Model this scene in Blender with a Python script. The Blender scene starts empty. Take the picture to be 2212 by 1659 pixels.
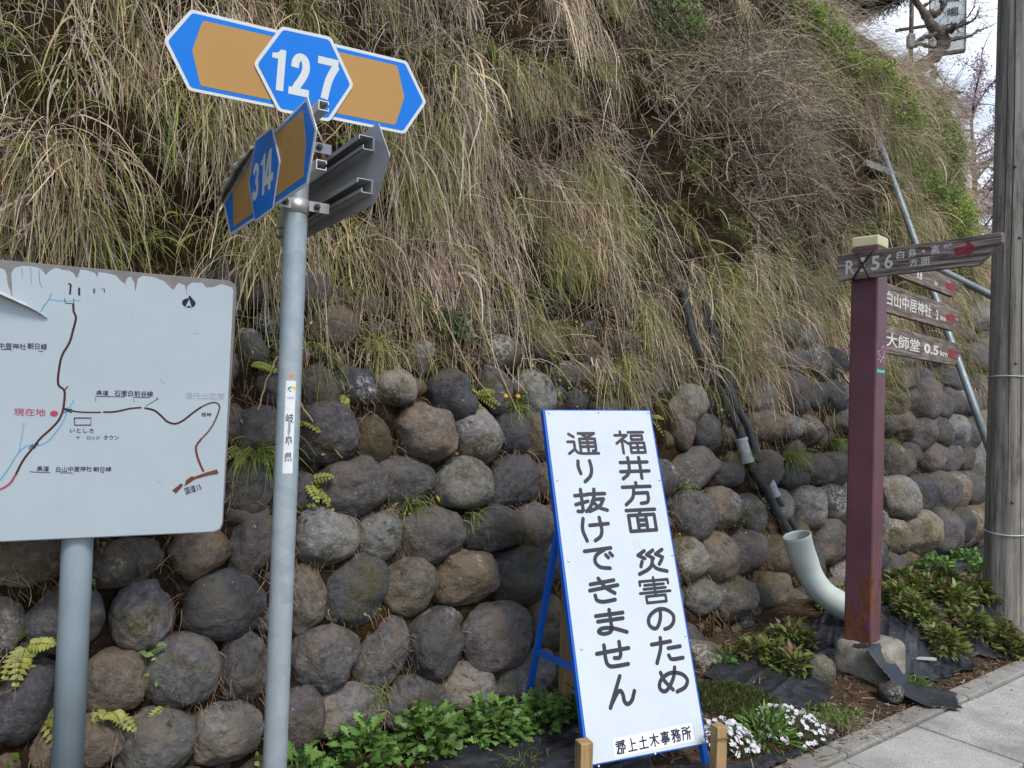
import bpy, bmesh, math, random
import numpy as np
from mathutils import Vector, Matrix

R = math.radians
random.seed(7)
RS = np.random.RandomState(11)
scene = bpy.context.scene
COL = scene.collection

# ------------------------------------------------------------------ camera
FPX, PW, PH = 1661.0, 2212.0, 1659.0          # focal length and picture size in reading pixels
CAM_Z = 1.5
_p, _r = R(1.4), R(1.8)
CF = np.array([0, math.cos(_p), math.sin(_p)])
_U0 = np.array([0, -math.sin(_p), math.cos(_p)])
CR = math.cos(_r) * np.array([1, 0, 0.]) + math.sin(_r) * _U0
CU = -math.sin(_r) * np.array([1, 0, 0.]) + math.cos(_r) * _U0
CO = np.array([0, 0, CAM_Z])
cam = bpy.data.cameras.new('camera'); cam_ob = bpy.data.objects.new('camera', cam); COL.objects.link(cam_ob)
cam.sensor_width = 36; cam.lens = FPX / PW * 36; cam.clip_start = .05; cam.clip_end = 3000
cam_ob.matrix_world = Matrix(((CR[0], CU[0], -CF[0], CO[0]), (CR[1], CU[1], -CF[1], CO[1]),
                              (CR[2], CU[2], -CF[2], CO[2]), (0, 0, 0, 1)))
scene.camera = cam_ob

# ------------------------------------------------------------------ light
SUN_EL, SUN_AZ = 52.0, 148.0                  # azimuth clockwise from +Y: behind the camera, to the right
scene.view_settings.view_transform = 'Standard'; scene.view_settings.look = 'None'
scene.view_settings.gamma = 1; scene.view_settings.exposure = 0.86
world = bpy.data.worlds.new('World'); scene.world = world; world.use_nodes = True
wn = world.node_tree; wn.nodes.clear()
w_out = wn.nodes.new('ShaderNodeOutputWorld'); w_bg = wn.nodes.new('ShaderNodeBackground')
w_sky = wn.nodes.new('ShaderNodeTexSky'); w_sky.sky_type = 'NISHITA'; w_sky.sun_disc = False
w_sky.sun_elevation = R(SUN_EL); w_sky.sun_rotation = R(SUN_AZ); w_sky.air_density = 1.0; w_sky.dust_density = 1.5
w_tc = wn.nodes.new('ShaderNodeTexCoord'); w_map = wn.nodes.new('ShaderNodeMapping'); w_map.inputs['Scale'].default_value = (1, 1, 2.2)
w_noise = wn.nodes.new('ShaderNodeTexNoise'); w_noise.inputs['Scale'].default_value = 1.7; w_noise.inputs['Detail'].default_value = 7
w_ramp = wn.nodes.new('ShaderNodeValToRGB')
w_ramp.color_ramp.elements[0].position = .47; w_ramp.color_ramp.elements[1].position = .66
w_mix = wn.nodes.new('ShaderNodeMix'); w_mix.data_type = 'RGBA'
w_mix.inputs['B'].default_value = (7.6, 8.3, 9.4, 1)       # thin bright cloud
L = wn.links.new
L(w_tc.outputs['Generated'], w_map.inputs['Vector']); L(w_map.outputs[0], w_noise.inputs['Vector'])
L(w_noise.outputs['Fac'], w_ramp.inputs['Fac']); L(w_ramp.outputs['Color'], w_mix.inputs['Factor'])
L(w_sky.outputs[0], w_mix.inputs['A']); L(w_mix.outputs['Result'], w_bg.inputs['Color'])
w_bg.inputs['Strength'].default_value = 0.1; L(w_bg.outputs[0], w_out.inputs['Surface'])
sun = bpy.data.lights.new('sun', 'SUN'); sun.energy = 1.5; sun.angle = R(14); sun.color = (1, .965, .91)
sun_ob = bpy.data.objects.new('sun', sun); COL.objects.link(sun_ob)
_sd = Vector((math.sin(R(SUN_AZ)) * math.cos(R(SUN_EL)), math.cos(R(SUN_AZ)) * math.cos(R(SUN_EL)), math.sin(R(SUN_EL))))
sun_ob.rotation_euler = _sd.to_track_quat('Z', 'Y').to_euler(); sun_ob.location = (3, -3, 9)
scene.cycles.max_bounces = 6; scene.cycles.diffuse_bounces = 3; scene.cycles.glossy_bounces = 3
scene.cycles.transparent_max_bounces = 6; scene.cycles.use_denoising = True

# ------------------------------------------------------------------ reading the photograph
def ray(u, v):
    return CF + CR * (u - PW / 2) / FPX - CU * (v - PH / 2) / FPX
def at(u, v, Y):
    d = ray(u, v); return CO + d * (Y / d[1])
def ground_pt(u, v, z):
    d = ray(u, v); return CO + d * ((z - CAM_Z) / d[2])
def on_plane(u, v, P0, n):
    d = ray(u, v); return CO + d * (np.dot(P0 - CO, n) / np.dot(d, n))
def unit(a):
    a = np.asarray(a, float); return a / np.linalg.norm(a)
def quad_frame(q, width):
    """pose of a rectangle seen at the four corners TL TR BR BL; returns origin TL and axes x, y (up), z (to the viewer)"""
    r = [ray(*p) for p in q]
    s = np.linalg.solve(np.array([r[1], -r[2], r[3]]).T, r[0])
    P = [r[0], r[1] * s[0], r[2] * s[1], r[3] * s[2]]
    k = width / np.linalg.norm(P[1] - P[0])
    x = unit(P[1] - P[0]); y = P[0] - P[3]; y = unit(y - x * np.dot(x, y)); z = np.cross(x, y)
    return Frame(CO + P[0] * k, x, y, z)
class Frame:
    def __init__(s, o, x, y, z): s.o, s.x, s.y, s.z = map(lambda a: np.asarray(a, float), (o, x, y, z))
    def w(s, p):
        p = np.asarray(p, float)
        return s.o + p[..., 0:1] * s.x + p[..., 1:2] * s.y + p[..., 2:3] * s.z
    def loc(s, u, v):
        p = on_plane(u, v, s.o, s.z) - s.o; return (float(p @ s.x), float(p @ s.y))
    def shift(s, dz): return Frame(s.o + s.z * dz, s.x, s.y, s.z)
WORLD_F = Frame((0, 0, 0), (1, 0, 0), (0, 1, 0), (0, 0, 1))

# ------------------------------------------------------------------ noise (numpy)
_perm = np.random.RandomState(3).rand(4096)
def _h(i, j, k): return _perm[(i * 374761 + j * 668265 + k * 915253 + (i * j * 31) + (j * k * 17)) & 4095]
def vnoise(p):
    p = np.asarray(p, float); i = np.floor(p).astype(np.int64); f = p - i; f = f * f * (3 - 2 * f)
    x, y, z = i.T; a, b, c = f.T; r = 0
    for dx in (0, 1):
        for dy in (0, 1):
            for dz in (0, 1):
                wgt = (a if dx else 1 - a) * (b if dy else 1 - b) * (c if dz else 1 - c)
                r = r + wgt * _h(x + dx, y + dy, z + dz)
    return r * 2 - 1
def fbm(p, o=4, g=.5):
    r = 0; a = 1.0; p = np.asarray(p, float)
    for k in range(o): r = r + a * vnoise(p * 2 ** k + k * 17.3); a *= g
    return r
def sstep(x, a, b):
    t = np.clip((np.asarray(x, float) - a) / (b - a), 0, 1); return t * t * (3 - 2 * t)
def nrm(a): return a / np.maximum(np.linalg.norm(a, axis=-1, keepdims=True), 1e-9)

# ------------------------------------------------------------------ objects
def tag(o, label=None, cat=None, group=None, kind=None):
    if label: o['label'] = label
    if cat: o['category'] = cat
    if group: o['group'] = group
    if kind: o['kind'] = kind
    return o
def empty(name, loc, label, cat, group=None):
    o = bpy.data.objects.new(name, None); COL.objects.link(o); o.location = Vector(loc); o.empty_display_size = .1
    return tag(o, label, cat, group)
def link(name, me, parent=None, mats=()):
    o = bpy.data.objects.new(name, me); COL.objects.link(o)
    for m in (mats if isinstance(mats, (list, tuple)) else [mats]): me.materials.append(m)
    if parent is not None:
        o.parent = parent; p = parent; t = Vector((0, 0, 0))
        while p is not None: t = t + p.location; p = p.parent
        o.location = -t if parent.type == 'EMPTY' else (0, 0, 0)
    return o
def mesh_np(name, V, F, mats, parent=None, col=None, smooth=True, mi=None):
    """one mesh object from numpy arrays; F is (n,3) or (n,4)"""
    V = np.asarray(V, np.float32); F = np.asarray(F, np.int32); k = F.shape[1]
    me = bpy.data.meshes.new(name)
    me.vertices.add(len(V)); me.vertices.foreach_set('co', V.ravel())
    me.loops.add(F.size); me.loops.foreach_set('vertex_index', F.ravel())
    me.polygons.add(len(F)); me.polygons.foreach_set('loop_start', np.arange(0, F.size, k, dtype=np.int32))
    try: me.polygons.foreach_set('loop_total', np.full(len(F), k, np.int32))
    except Exception: pass
    if mi is not None: me.polygons.foreach_set('material_index', np.asarray(mi, np.int32))
    me.polygons.foreach_set('use_smooth', np.full(len(F), smooth, bool))
    me.update(calc_edges=True)
    if col is not None:
        a = me.color_attributes.new('Col', 'FLOAT_COLOR', 'POINT')
        c = np.ones((len(V), 4), np.float32); c[:, :3] = col; a.data.foreach_set('color', c.ravel())
    return link(name, me, parent, mats)

class MB:
    """collects shapes, then links them as ONE mesh object"""
    def __init__(s): s.v = []; s.f = []; s.m = []; s.sm = []; s.c = []
    def add(s, V, F, m=0, smooth=False, col=None):
        b = len(s.v); V = [tuple(map(float, p)) for p in V]; s.v += V
        for f in F: s.f.append(tuple(b + i for i in f)); s.m.append(m); s.sm.append(smooth)
        c = col if col is not None else (1, 1, 1); s.c += [tuple(c)] * len(V)
    def box(s, fr, x0, x1, y0, y1, z0, z1, m=0, bev=0.0, col=None):
        if bev > 0:
            bm = bmesh.new(); bmesh.ops.create_cube(bm, size=1)
            for v in bm.verts: v.co = ((x0 + x1) / 2 + v.co.x * (x1 - x0), (y0 + y1) / 2 + v.co.y * (y1 - y0), (z0 + z1) / 2 + v.co.z * (z1 - z0))
            bmesh.ops.bevel(bm, geom=bm.edges[:], offset=bev, segments=2, profile=.5, affect='EDGES')
            bm.verts.index_update(); V = np.array([v.co for v in bm.verts]); F = [[v.index for v in f.verts] for f in bm.faces]; bm.free()
            s.add(fr.w(V), F, m, False, col); return
        V = np.array([(x, y, z) for z in (z0, z1) for y in (y0, y1) for x in (x0, x1)], float)
        s.add(fr.w(V), [(0, 2, 3, 1), (4, 5, 7, 6), (0, 1, 5, 4), (2, 6, 7, 3), (0, 4, 6, 2), (1, 3, 7, 5)], m, False, col)
    def prism(s, fr, poly, z0, z1, m=0, col=None):
        """extruded 2D outline (counter-clockwise) with triangulated caps"""
        n = len(poly); A = sum(poly[i][0] * poly[(i + 1) % n][1] - poly[(i + 1) % n][0] * poly[i][1] for i in range(n))
        if A < 0: poly = poly[::-1]
        from mathutils.geometry import tessellate_polygon
        tri = tessellate_polygon([[Vector((p[0], p[1], 0)) for p in poly]])
        V = [(p[0], p[1], z0) for p in poly] + [(p[0], p[1], z1) for p in poly]; F = []
        for t in tri:
            a, b, c = (poly[i] for i in t)
            if (b[0] - a[0]) * (c[1] - a[1]) - (b[1] - a[1]) * (c[0] - a[0]) < 0: t = (t[0], t[2], t[1])
            F.append((t[0] + n, t[1] + n, t[2] + n)); F.append((t[2], t[1], t[0]))
        for i in range(n): j = (i + 1) % n; F.append((i, j, j + n, i + n))
        s.add(fr.w(np.array(V, float)), F, m, False, col)
    def tube(s, path, rad, n=10, m=0, cap=True, col=None, smooth=True):
        P = np.asarray(path, float); k = len(P); rad = np.full(k, rad, float) if np.isscalar(rad) else np.asarray(rad, float)
        T = nrm(np.gradient(P, axis=0)); a = np.array([0, 0, 1.]) if abs(T[0][2]) < .9 else np.array([1., 0, 0]); V = []
        x = unit(np.cross(T[0], a))
        for i in range(k):
            x = unit(x - T[i] * np.dot(x, T[i])); y = np.cross(T[i], x)
            for j in range(n):
                t = 2 * math.pi * j / n; V.append(P[i] + rad[i] * (x * math.cos(t) + y * math.sin(t)))
        F = [(i * n + j, i * n + (j + 1) % n, (i + 1) * n + (j + 1) % n, (i + 1) * n + j) for i in range(k - 1) for j in range(n)]
        b = len(s.v); s.add(V, F, m, smooth, col)
        if cap:
            s.f.append(tuple(b + j for j in range(n))[::-1]); s.m.append(m); s.sm.append(False)
            s.f.append(tuple(b + (k - 1) * n + j for j in range(n))); s.m.append(m); s.sm.append(False)
    def stroke(s, fr, pts, w, z0, z1, m=0, col=None):
        """a flat painted line of width w along 2D points"""
        P = np.asarray(pts, float); T = nrm(np.gradient(P, axis=0)); Nn = np.stack([-T[:, 1], T[:, 0]], 1)
        w = np.full(len(P), w) if np.isscalar(w) else np.asarray(w); a = P + Nn * w[:, None] / 2; b = P - Nn * w[:, None] / 2
        n = len(P); V = np.concatenate([np.c_[a, np.full(n, z1)], np.c_[b, np.full(n, z1)], np.c_[a, np.full(n, z0)], np.c_[b, np.full(n, z0)]])
        F = []
        for i in range(n - 1):
            F += [(n + i, n + i + 1, i + 1, i), (i, i + 1, 2 * n + i + 1, 2 * n + i), (3 * n + i, 3 * n + i + 1, n + i + 1, n + i)]
        F += [(0, 2 * n, 3 * n, n), (n - 1, 2 * n - 1, 4 * n - 1, 3 * n - 1)]
        s.add(fr.w(V), F, m, False, col)
    def text(s, fr, txt, cx, cy, w, h, z0, z1, m=0, bold=0.0, rot=0.0, col=None):
        """lettering fitted to a w x h box (h or w None keeps the proportions) centred at cx, cy"""
        V, F = glyphs(txt, bold); V = V.copy(); lo, hi = V[:, :2].min(0), V[:, :2].max(0); c = (lo + hi) / 2; sz = hi - lo
        sx = (w / sz[0]) if w else None; sy = (h / sz[1]) if h else None; sx = sx or sy; sy = sy or sx
        x = (V[:, 0] - c[0]) * sx; y = (V[:, 1] - c[1]) * sy; z = np.where(V[:, 2] > 0, z1, z0)
        X = cx + x * math.cos(rot) - y * math.sin(rot); Y = cy + x * math.sin(rot) + y * math.cos(rot)
        s.add(fr.w(np.c_[X, Y, z]), F, m, False, col)
    def build(s, name, mats, parent=None, colors=False, bevel=0):
        me = bpy.data.meshes.new(name); me.from_pydata(s.v, [], s.f); me.update()
        me.polygons.foreach_set('material_index', s.m); me.polygons.foreach_set('use_smooth', s.sm)
        if colors:
            a = me.color_attributes.new('Col', 'FLOAT_COLOR', 'POINT')
            c = np.ones((len(s.v), 4), np.float32); c[:, :3] = s.c; a.data.foreach_set('color', c.ravel())
        o = link(name, me, parent, mats)
        if bevel:
            b = o.modifiers.new('bevel', 'BEVEL'); b.width = bevel; b.segments = 2; b.limit_method = 'ANGLE'; b.angle_limit = R(50)
        return o
_gl = {}
def glyphs(txt, bold=0.0):
    if (txt, bold) not in _gl:
        cu = bpy.data.curves.new('lettering', 'FONT'); cu.body = txt; cu.extrude = .02; cu.offset = bold; cu.resolution_u = 4
        o = bpy.data.objects.new('lettering', cu); COL.objects.link(o)
        dg = bpy.context.evaluated_depsgraph_get(); me = bpy.data.meshes.new_from_object(o.evaluated_get(dg))
        V = np.array([v.co for v in me.vertices]); F = [tuple(p.vertices) for p in me.polygons]
        bpy.data.objects.remove(o); bpy.data.curves.remove(cu); bpy.data.meshes.remove(me); _gl[(txt, bold)] = (V, F)
    return _gl[(txt, bold)]
def round_poly(pts, r, n=5):
    out = []; k = len(pts); r = [r] * k if np.isscalar(r) else r
    for i in range(k):
        p, a, b = (np.array(pts[j], float) for j in (i, i - 1, (i + 1) % k))
        da, db = unit(a - p), unit(b - p); ang = math.acos(max(-1, min(1, float(da @ db)))); t = min(r[i] / math.tan(ang / 2), .45 * np.linalg.norm(a - p), .45 * np.linalg.norm(b - p))
        p0, p1 = p + da * t, p + db * t
        for q in np.linspace(0, 1, n): out.append(tuple((1 - q) ** 2 * p0 + 2 * q * (1 - q) * p + q * q * p1))
    return out
def inset(pts, d):
    """convex outline moved inward by d"""
    k = len(pts); P = [np.array(p, float) for p in pts]; A = sum(P[i][0] * P[(i + 1) % k][1] - P[(i + 1) % k][0] * P[i][1] for i in range(k)); sg = 1 if A > 0 else -1; out = []
    for i in range(k):
        e0 = unit(P[i] - P[i - 1]); e1 = unit(P[(i + 1) % k] - P[i]); n0 = sg * np.array([-e0[1], e0[0]]); n1 = sg * np.array([-e1[1], e1[0]])
        M_ = np.array([n0, n1]); out.append(tuple(np.linalg.solve(M_, [n0 @ P[i] + d, n1 @ P[i] + d]) if abs(np.linalg.det(M_)) > 1e-3 else P[i] + n0 * d))
    return out
def smooth_path(pts, n=8):
    """Catmull-Rom through the points"""
    P = np.asarray(pts, float); P = np.vstack([2 * P[0] - P[1], P, 2 * P[-1] - P[-2]]); out = []
    for i in range(1, len(P) - 2):
        for t in np.linspace(0, 1, n, endpoint=False):
            a, b, c, d = P[i - 1:i + 3]; out.append(.5 * (2 * b + (c - a) * t + (2 * a - 5 * b + 4 * c - d) * t * t + (3 * b - a - 3 * c + d) * t ** 3))
    out.append(P[-2]); return np.array(out)

# ------------------------------------------------------------------ materials
class G:
    def __init__(s, name, rough=.6, metal=0.0, spec=.5):
        s.m = bpy.data.materials.new(name); s.m.use_nodes = True; s.t = s.m.node_tree; s.b = s.t.nodes['Principled BSDF']
        s.b.inputs['Roughness'].default_value = rough; s.b.inputs['Metallic'].default_value = metal
        s.b.inputs['Specular IOR Level'].default_value = spec; s.tc = s.t.nodes.new('ShaderNodeTexCoord').outputs['Object']
    def n(s, t): return s.t.nodes.new(t)
    def put(s, inp, v):
        if hasattr(v, 'is_output') or isinstance(v, bpy.types.NodeSocket): s.t.links.new(v, inp)
        elif isinstance(v, (tuple, list)): inp.default_value = tuple(v) + ((1,) if len(v) == 3 and inp.type == 'RGBA' else ())
        else: inp.default_value = v
    def map(s, sc, vec=None, rot=(0, 0, 0)):
        q = s.n('ShaderNodeMapping'); s.put(q.inputs['Vector'], vec or s.tc); q.inputs['Scale'].default_value = sc; q.inputs['Rotation'].default_value = rot; return q.outputs[0]
    def noise(s, sc, det=4, ro=.55, vec=None, dist=0):
        q = s.n('ShaderNodeTexNoise'); s.put(q.inputs['Vector'], vec or s.tc); q.inputs['Scale'].default_value = sc; q.inputs['Detail'].default_value = det; q.inputs['Roughness'].default_value = ro; q.inputs['Distortion'].default_value = dist; return q.outputs['Fac']
    def voro(s, sc, out='Distance', vec=None, feat='F1'):
        q = s.n('ShaderNodeTexVoronoi'); q.feature = feat; s.put(q.inputs['Vector'], vec or s.tc); q.inputs['Scale'].default_value = sc; return q.outputs[out]
    def ramp(s, f, stops):
        q = s.n('ShaderNodeValToRGB'); s.put(q.inputs[0], f); e = q.color_ramp.elements
        while len(e) < len(stops): e.new(.5)
        for i, (p, c) in enumerate(stops): e[i].position = p; c = (c, c, c) if np.isscalar(c) else c; e[i].color = (*c, 1)
        return q.outputs[0]
    def mix(s, f, a, b, mode='MIX'):
        q = s.n('ShaderNodeMix'); q.data_type = 'RGBA'; q.blend_type = mode; s.put(q.inputs['Factor'], f); s.put(q.inputs['A'], a); s.put(q.inputs['B'], b); return q.outputs['Result']
    def math(s, op, a, b=0.0, clamp=False):
        q = s.n('ShaderNodeMath'); q.operation = op; q.use_clamp = clamp; s.put(q.inputs[0], a); s.put(q.inputs[1], b); return q.outputs[0]
    def attr(s): q = s.n('ShaderNodeVertexColor'); q.layer_name = 'Col'; return q.outputs[0]
    def xyz(s, which, normal=False):
        q = s.n('ShaderNodeSeparateXYZ'); s.put(q.inputs[0], s.n('ShaderNodeNewGeometry').outputs['Normal'] if normal else s.tc); return q.outputs[which]
    def bump(s, h, st=.3, d=.01):
        q = s.n('ShaderNodeBump'); s.put(q.inputs['Height'], h); q.inputs['Strength'].default_value = st; q.inputs['Distance'].default_value = d; s.put(s.b.inputs['Normal'], q.outputs[0])
    def base(s, c): s.put(s.b.inputs['Base Color'], c); return s
    def rough(s, c): s.put(s.b.inputs['Roughness'], c); return s
def plain(name, c, rough=.5, metal=0.0, spec=.5, var=.18, sc=9.0, bump=0.0, bsc=60.0):
    g = G(name, rough, metal, spec); k = g.ramp(g.noise(sc, 5), [(.3, 1 - var), (.7, 1 + var)])
    g.base(g.mix(1.0, c, k, 'MULTIPLY')); g.rough(g.ramp(g.noise(sc * 2.3, 4), [(.3, max(.02, rough - .08)), (.7, min(1, rough + .1))]))
    if bump: g.bump(g.noise(bsc, 4), bump, .004)
    return g.m
def leaf_mat(name, rough=.5, trans=.25, spec=.35):
    g = G(name, rough, 0, spec); c = g.mix(.5, g.attr(), g.mix(1.0, g.attr(), g.ramp(g.noise(35, 3), [(.3, .65), (.7, 1.35)]), 'MULTIPLY'))
    g.base(c)
    tr = g.n('ShaderNodeBsdfTranslucent'); g.put(tr.inputs[0], c); mx = g.n('ShaderNodeMixShader'); mx.inputs[0].default_value = trans
    o = g.t.nodes['Material Output']; g.t.links.new(g.b.outputs[0], mx.inputs[1]); g.t.links.new(tr.outputs[0], mx.inputs[2]); g.t.links.new(mx.outputs[0], o.inputs[0])
    return g.m
# ------------------------------------------------------------------ the bank: a swept surface (s along the foot, q up the slope)
T0 = unit([.75, .66, 0]); NI = np.array([-T0[1], T0[0], 0]); O0 = np.array([-.36, 3.33, 0])
S_TURN, R_TURN = 9.0, 4.0
_qt = np.linspace(-.5, 14, 1200)
_ht = np.where(_qt < 5.6, _qt, 5.6 + 1.5 * (1 - np.exp(-np.maximum(_qt - 5.6, 0) / 1.5)))
_bt = np.where(_qt < 2.2, .24 * _qt, .528 + .22 * (_qt - 2.2)); _d = np.maximum(_qt - 5.5, 0); _bt = _bt + np.where(_d < 2, .20 * _d ** 2, .8 + .8 * (_d - 2))
def q_h(q): return np.interp(q, _qt, _ht)
def q_b(q): return np.interp(q, _qt, _bt)
def h_q(h): return np.interp(h, _ht, _qt)
def foot(s):
    s = np.asarray(s, float); ph = np.clip((s - S_TURN) / R_TURN, 0, None)[..., None]; sl = np.minimum(s, S_TURN)[..., None]
    P = O0 + T0 * sl + R_TURN * (np.sin(ph) * T0 + (1 - np.cos(ph)) * NI)
    return P, np.cos(ph) * T0 + np.sin(ph) * NI, np.cos(ph) * NI - np.sin(ph) * T0
def bank(s, q, off=0.0):
    """point and outward normal on the smooth bank"""
    q = np.asarray(q, float); P, T, N = foot(s); e = .02
    dz = (q_h(q + e) - q_h(q - e))[..., None]; db = (q_b(q + e) - q_b(q - e))[..., None]
    nn = nrm(-N * dz + np.array([0, 0, 1.]) * db)
    P = P + N * q_b(q)[..., None]; P = P + np.array([0, 0, 1.]) * q_h(q)[..., None]
    return P + nn * np.asarray(off)[..., None], nn
def bank_inv(p):
    p = np.asarray(p, float); q = h_q(p[..., 2]); d = p - O0; s = d @ T0
    c = O0 + T0 * S_TURN + NI * R_TURN; e = p - c; ang = np.arctan2(e @ T0, -(e @ NI))
    return np.where((s > S_TURN) & (ang > 0), S_TURN + ang * R_TURN, s), q
def relief(s, q):
    p = np.stack([s, q, np.zeros_like(s)], -1)
    big = fbm(p * 1.5 + 3, 3) * .10 + np.abs(fbm(p * 3.7, 3)) * .10 - .06
    return big * sstep(q, 1.5, 2.1) + fbm(p * 9, 4) * .022 + (-.004 + .035 * fbm(p * 6 + 8, 3)) * (1 - sstep(q, 1.7, 2.1))
def bank_hit(u, v, off=0.0, qmax=7.5):
    """where the sight line through a picture point meets the bank"""
    d = ray(u, v); t = np.linspace(2.0, 16, 3000); p = CO + d * t[:, None]; s, q = bank_inv(p); S_, n_ = bank(s, q)
    dist = ((p - S_) * n_).sum(1) - off; k = np.argmax(dist < 0)
    return p[k] if (dist < 0).any() else None

def build_bank():
    s = np.linspace(-7, 17, 700); q = np.concatenate([np.linspace(-.3, 7.5, 270), np.linspace(7.6, 13.5, 24)])
    SS, QQ = np.meshgrid(s, q, indexing='ij'); P, n_ = bank(SS.ravel(), QQ.ravel(), relief(SS.ravel(), QQ.ravel()))
    a, b = len(s), len(q); I = np.arange(a * b).reshape(a, b)
    F = np.stack([I[:-1, :-1], I[1:, :-1], I[1:, 1:], I[:-1, 1:]], -1).reshape(-1, 4)
    g = G('soil_and_moss', .95, 0, .15)
    soil = g.ramp(g.noise(16, 7, .7), [(.25, (.010, .007, .004)), (.5, (.034, .021, .011)), (.75, (.10, .065, .036))])
    moss = g.ramp(g.noise(45, 5, .7), [(.3, (.012, .007, .002)), (.55, (.055, .030, .007)), (.8, (.085, .062, .014))])
    c = g.mix(g.ramp(g.noise(2.6, 6, .7), [(.50, 0), (.60, .85)]), soil, moss)
    rock = g.ramp(g.noise(30, 6, .65), [(.3, (.05, .05, .05)), (.7, (.26, .25, .235))])
    g.base(g.mix(g.ramp(g.noise(1.1, 4, .5, dist=.4), [(.62, 0), (.68, 1)]), c, rock))
    g.bump(g.math('ADD', g.noise(70, 6, .75), g.math('MULTIPLY', g.noise(14, 5, .7), 2.5)), 1.0, .03)
    o = mesh_np('earth_bank', P, F, g.m); o['kind'] = 'structure'
build_bank()

# ------------------------------------------------------------------ ground, kerb, pavement, road
K0 = np.array([1.22, 3.31, 0]); KT = unit([2.03, 1.53, 0]); KN = np.array([-KT[1], KT[0], 0])       # kerb line; KN points to the wall
def kerb_xy(k, t): return K0 + KT * t + KN * k
def garden_z(x, y):
    p = np.stack([np.asarray(x, float), np.asarray(y, float), np.zeros_like(np.asarray(x, float))], -1); k = (p - K0) @ KN; t = (p - K0) @ KT
    z = .0 + .085 * sstep(k, .02, .55) + .14 * sstep(k, .10, .34) * sstep(t, 1.25, 1.75) * (1 - .45 * sstep(t, 3.2, 4.6))
    return z + fbm(p * 5, 3) * .012 * sstep(k, 0, .1)
def build_ground():
    g = G('packed_earth', .95, 0, .15); g.base(g.ramp(g.noise(1.4, 8, .65), [(.3, (.05, .04, .028)), (.7, (.13, .105, .075))])); g.bump(g.noise(30, 5), .4, .02)
    gr = np.linspace(-1, 1, 41); gx = np.sign(gr) * np.abs(gr) ** 3 * 1800
    X, Y = np.meshgrid(gx, gx, indexing='ij'); I = np.arange(41 * 41).reshape(41, 41); V = np.c_[X.ravel(), Y.ravel(), np.full(X.size, -.16)]
    F = np.stack([I[:-1, :-1], I[1:, :-1], I[1:, 1:], I[:-1, 1:]], -1).reshape(-1, 4); mesh_np('ground', V, F, g.m)['kind'] = 'structure'
    g = G('garden_soil', .95, 0, .15)
    c = g.ramp(g.noise(22, 7, .7), [(.28, (.018, .012, .008)), (.5, (.055, .036, .022)), (.72, (.13, .085, .052))])
    g.base(g.mix(g.ramp(g.voro(60), [(.0, 1), (.3, 0)]), c, (.16, .10, .06))); g.bump(g.noise(60, 6, .7), .9, .015)
    k = np.linspace(0, 1.6, 90); t = np.linspace(-7, 10, 480); Kk, Tt = np.meshgrid(k, t, indexing='ij'); P = K0 + KT * Tt.ravel()[:, None] + KN * Kk.ravel()[:, None]
    P[:, 2] = garden_z(P[:, 0], P[:, 1]) - .004; I = np.arange(P.shape[0]).reshape(90, 480)
    F = np.stack([I[:-1, :-1], I[:-1, 1:], I[1:, 1:], I[1:, :-1]], -1).reshape(-1, 4); mesh_np('garden_soil', P, F, g.m)['kind'] = 'structure'
    # concrete edging strip, slabs, kerb stones and the road
    def conc(name, a, b, sp=260):
        g = G(name, .9, 0, .3); c = g.ramp(g.noise(5, 7, .65), [(.3, a), (.7, b)])
        c = g.mix(g.ramp(g.noise(sp, 2, .5), [(.34, 1), (.42, 0)]), c, (.06, .055, .05)); c = g.mix(g.ramp(g.noise(sp * .7, 2), [(.62, 0), (.70, 1)]), c, (.55, .53, .49))
        c = g.mix(g.ramp(g.noise(1.6, 5, .6), [(.45, 0), (.68, .7)]), c, (.11, .10, .085))
        g.base(c); g.bump(g.noise(sp, 3), .35, .003); return g.m
    cm = conc('weathered_concrete', (.20, .19, .17), (.33, .315, .285)); sm = conc('slab_concrete', (.33, .325, .305), (.45, .44, .41), 190)
    FK = Frame(K0, KT, KN, (0, 0, 1)); m = MB()
    for i in range(-6, 9): m.box(FK, i * 1.2 - .9 + .003, i * 1.2 + .3 - .003, -.105, 0, -.16, .012 + .002 * (i % 3), 0, .006)
    m.build('edging_strip', cm)['kind'] = 'structure'
    m = MB(); rs = random.Random(5)
    for i in range(-9, 15):
        a = .245 + (i) * .655; z = rs.uniform(-.004, .003)
        m.box(FK, a + .005, a + .650, -.575, -.116, -.16, z, 0, .006)
    m.build('pavement', sm)['kind'] = 'structure'
    m = MB()
    for i in range(-8, 14): m.box(FK, i * .8 - .5, i * .8 + .3 - .006, -.78, -.592, -.2, -.006, 0, .012)
    m.build('kerb', cm)['kind'] = 'structure'
    g = G('asphalt', .9, 0, .3); g.base(g.mix(g.ramp(g.noise(160, 2), [(.5, 0), (.7, 1)]), g.ramp(g.noise(3, 6), [(.3, (.04, .04, .042)), (.7, (.065, .064, .063))]), (.14, .14, .135))); g.bump(g.noise(200, 3), .5, .004)
    V = [kerb_xy(-.785, -60), kerb_xy(-.785, 60), kerb_xy(-7, 60), kerb_xy(-7, -60)]; V = np.array(V); V[:, 2] = -.125
    mesh_np('road', V, [(0, 3, 2, 1)], g.m)['kind'] = 'structure'
build_ground()

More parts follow.
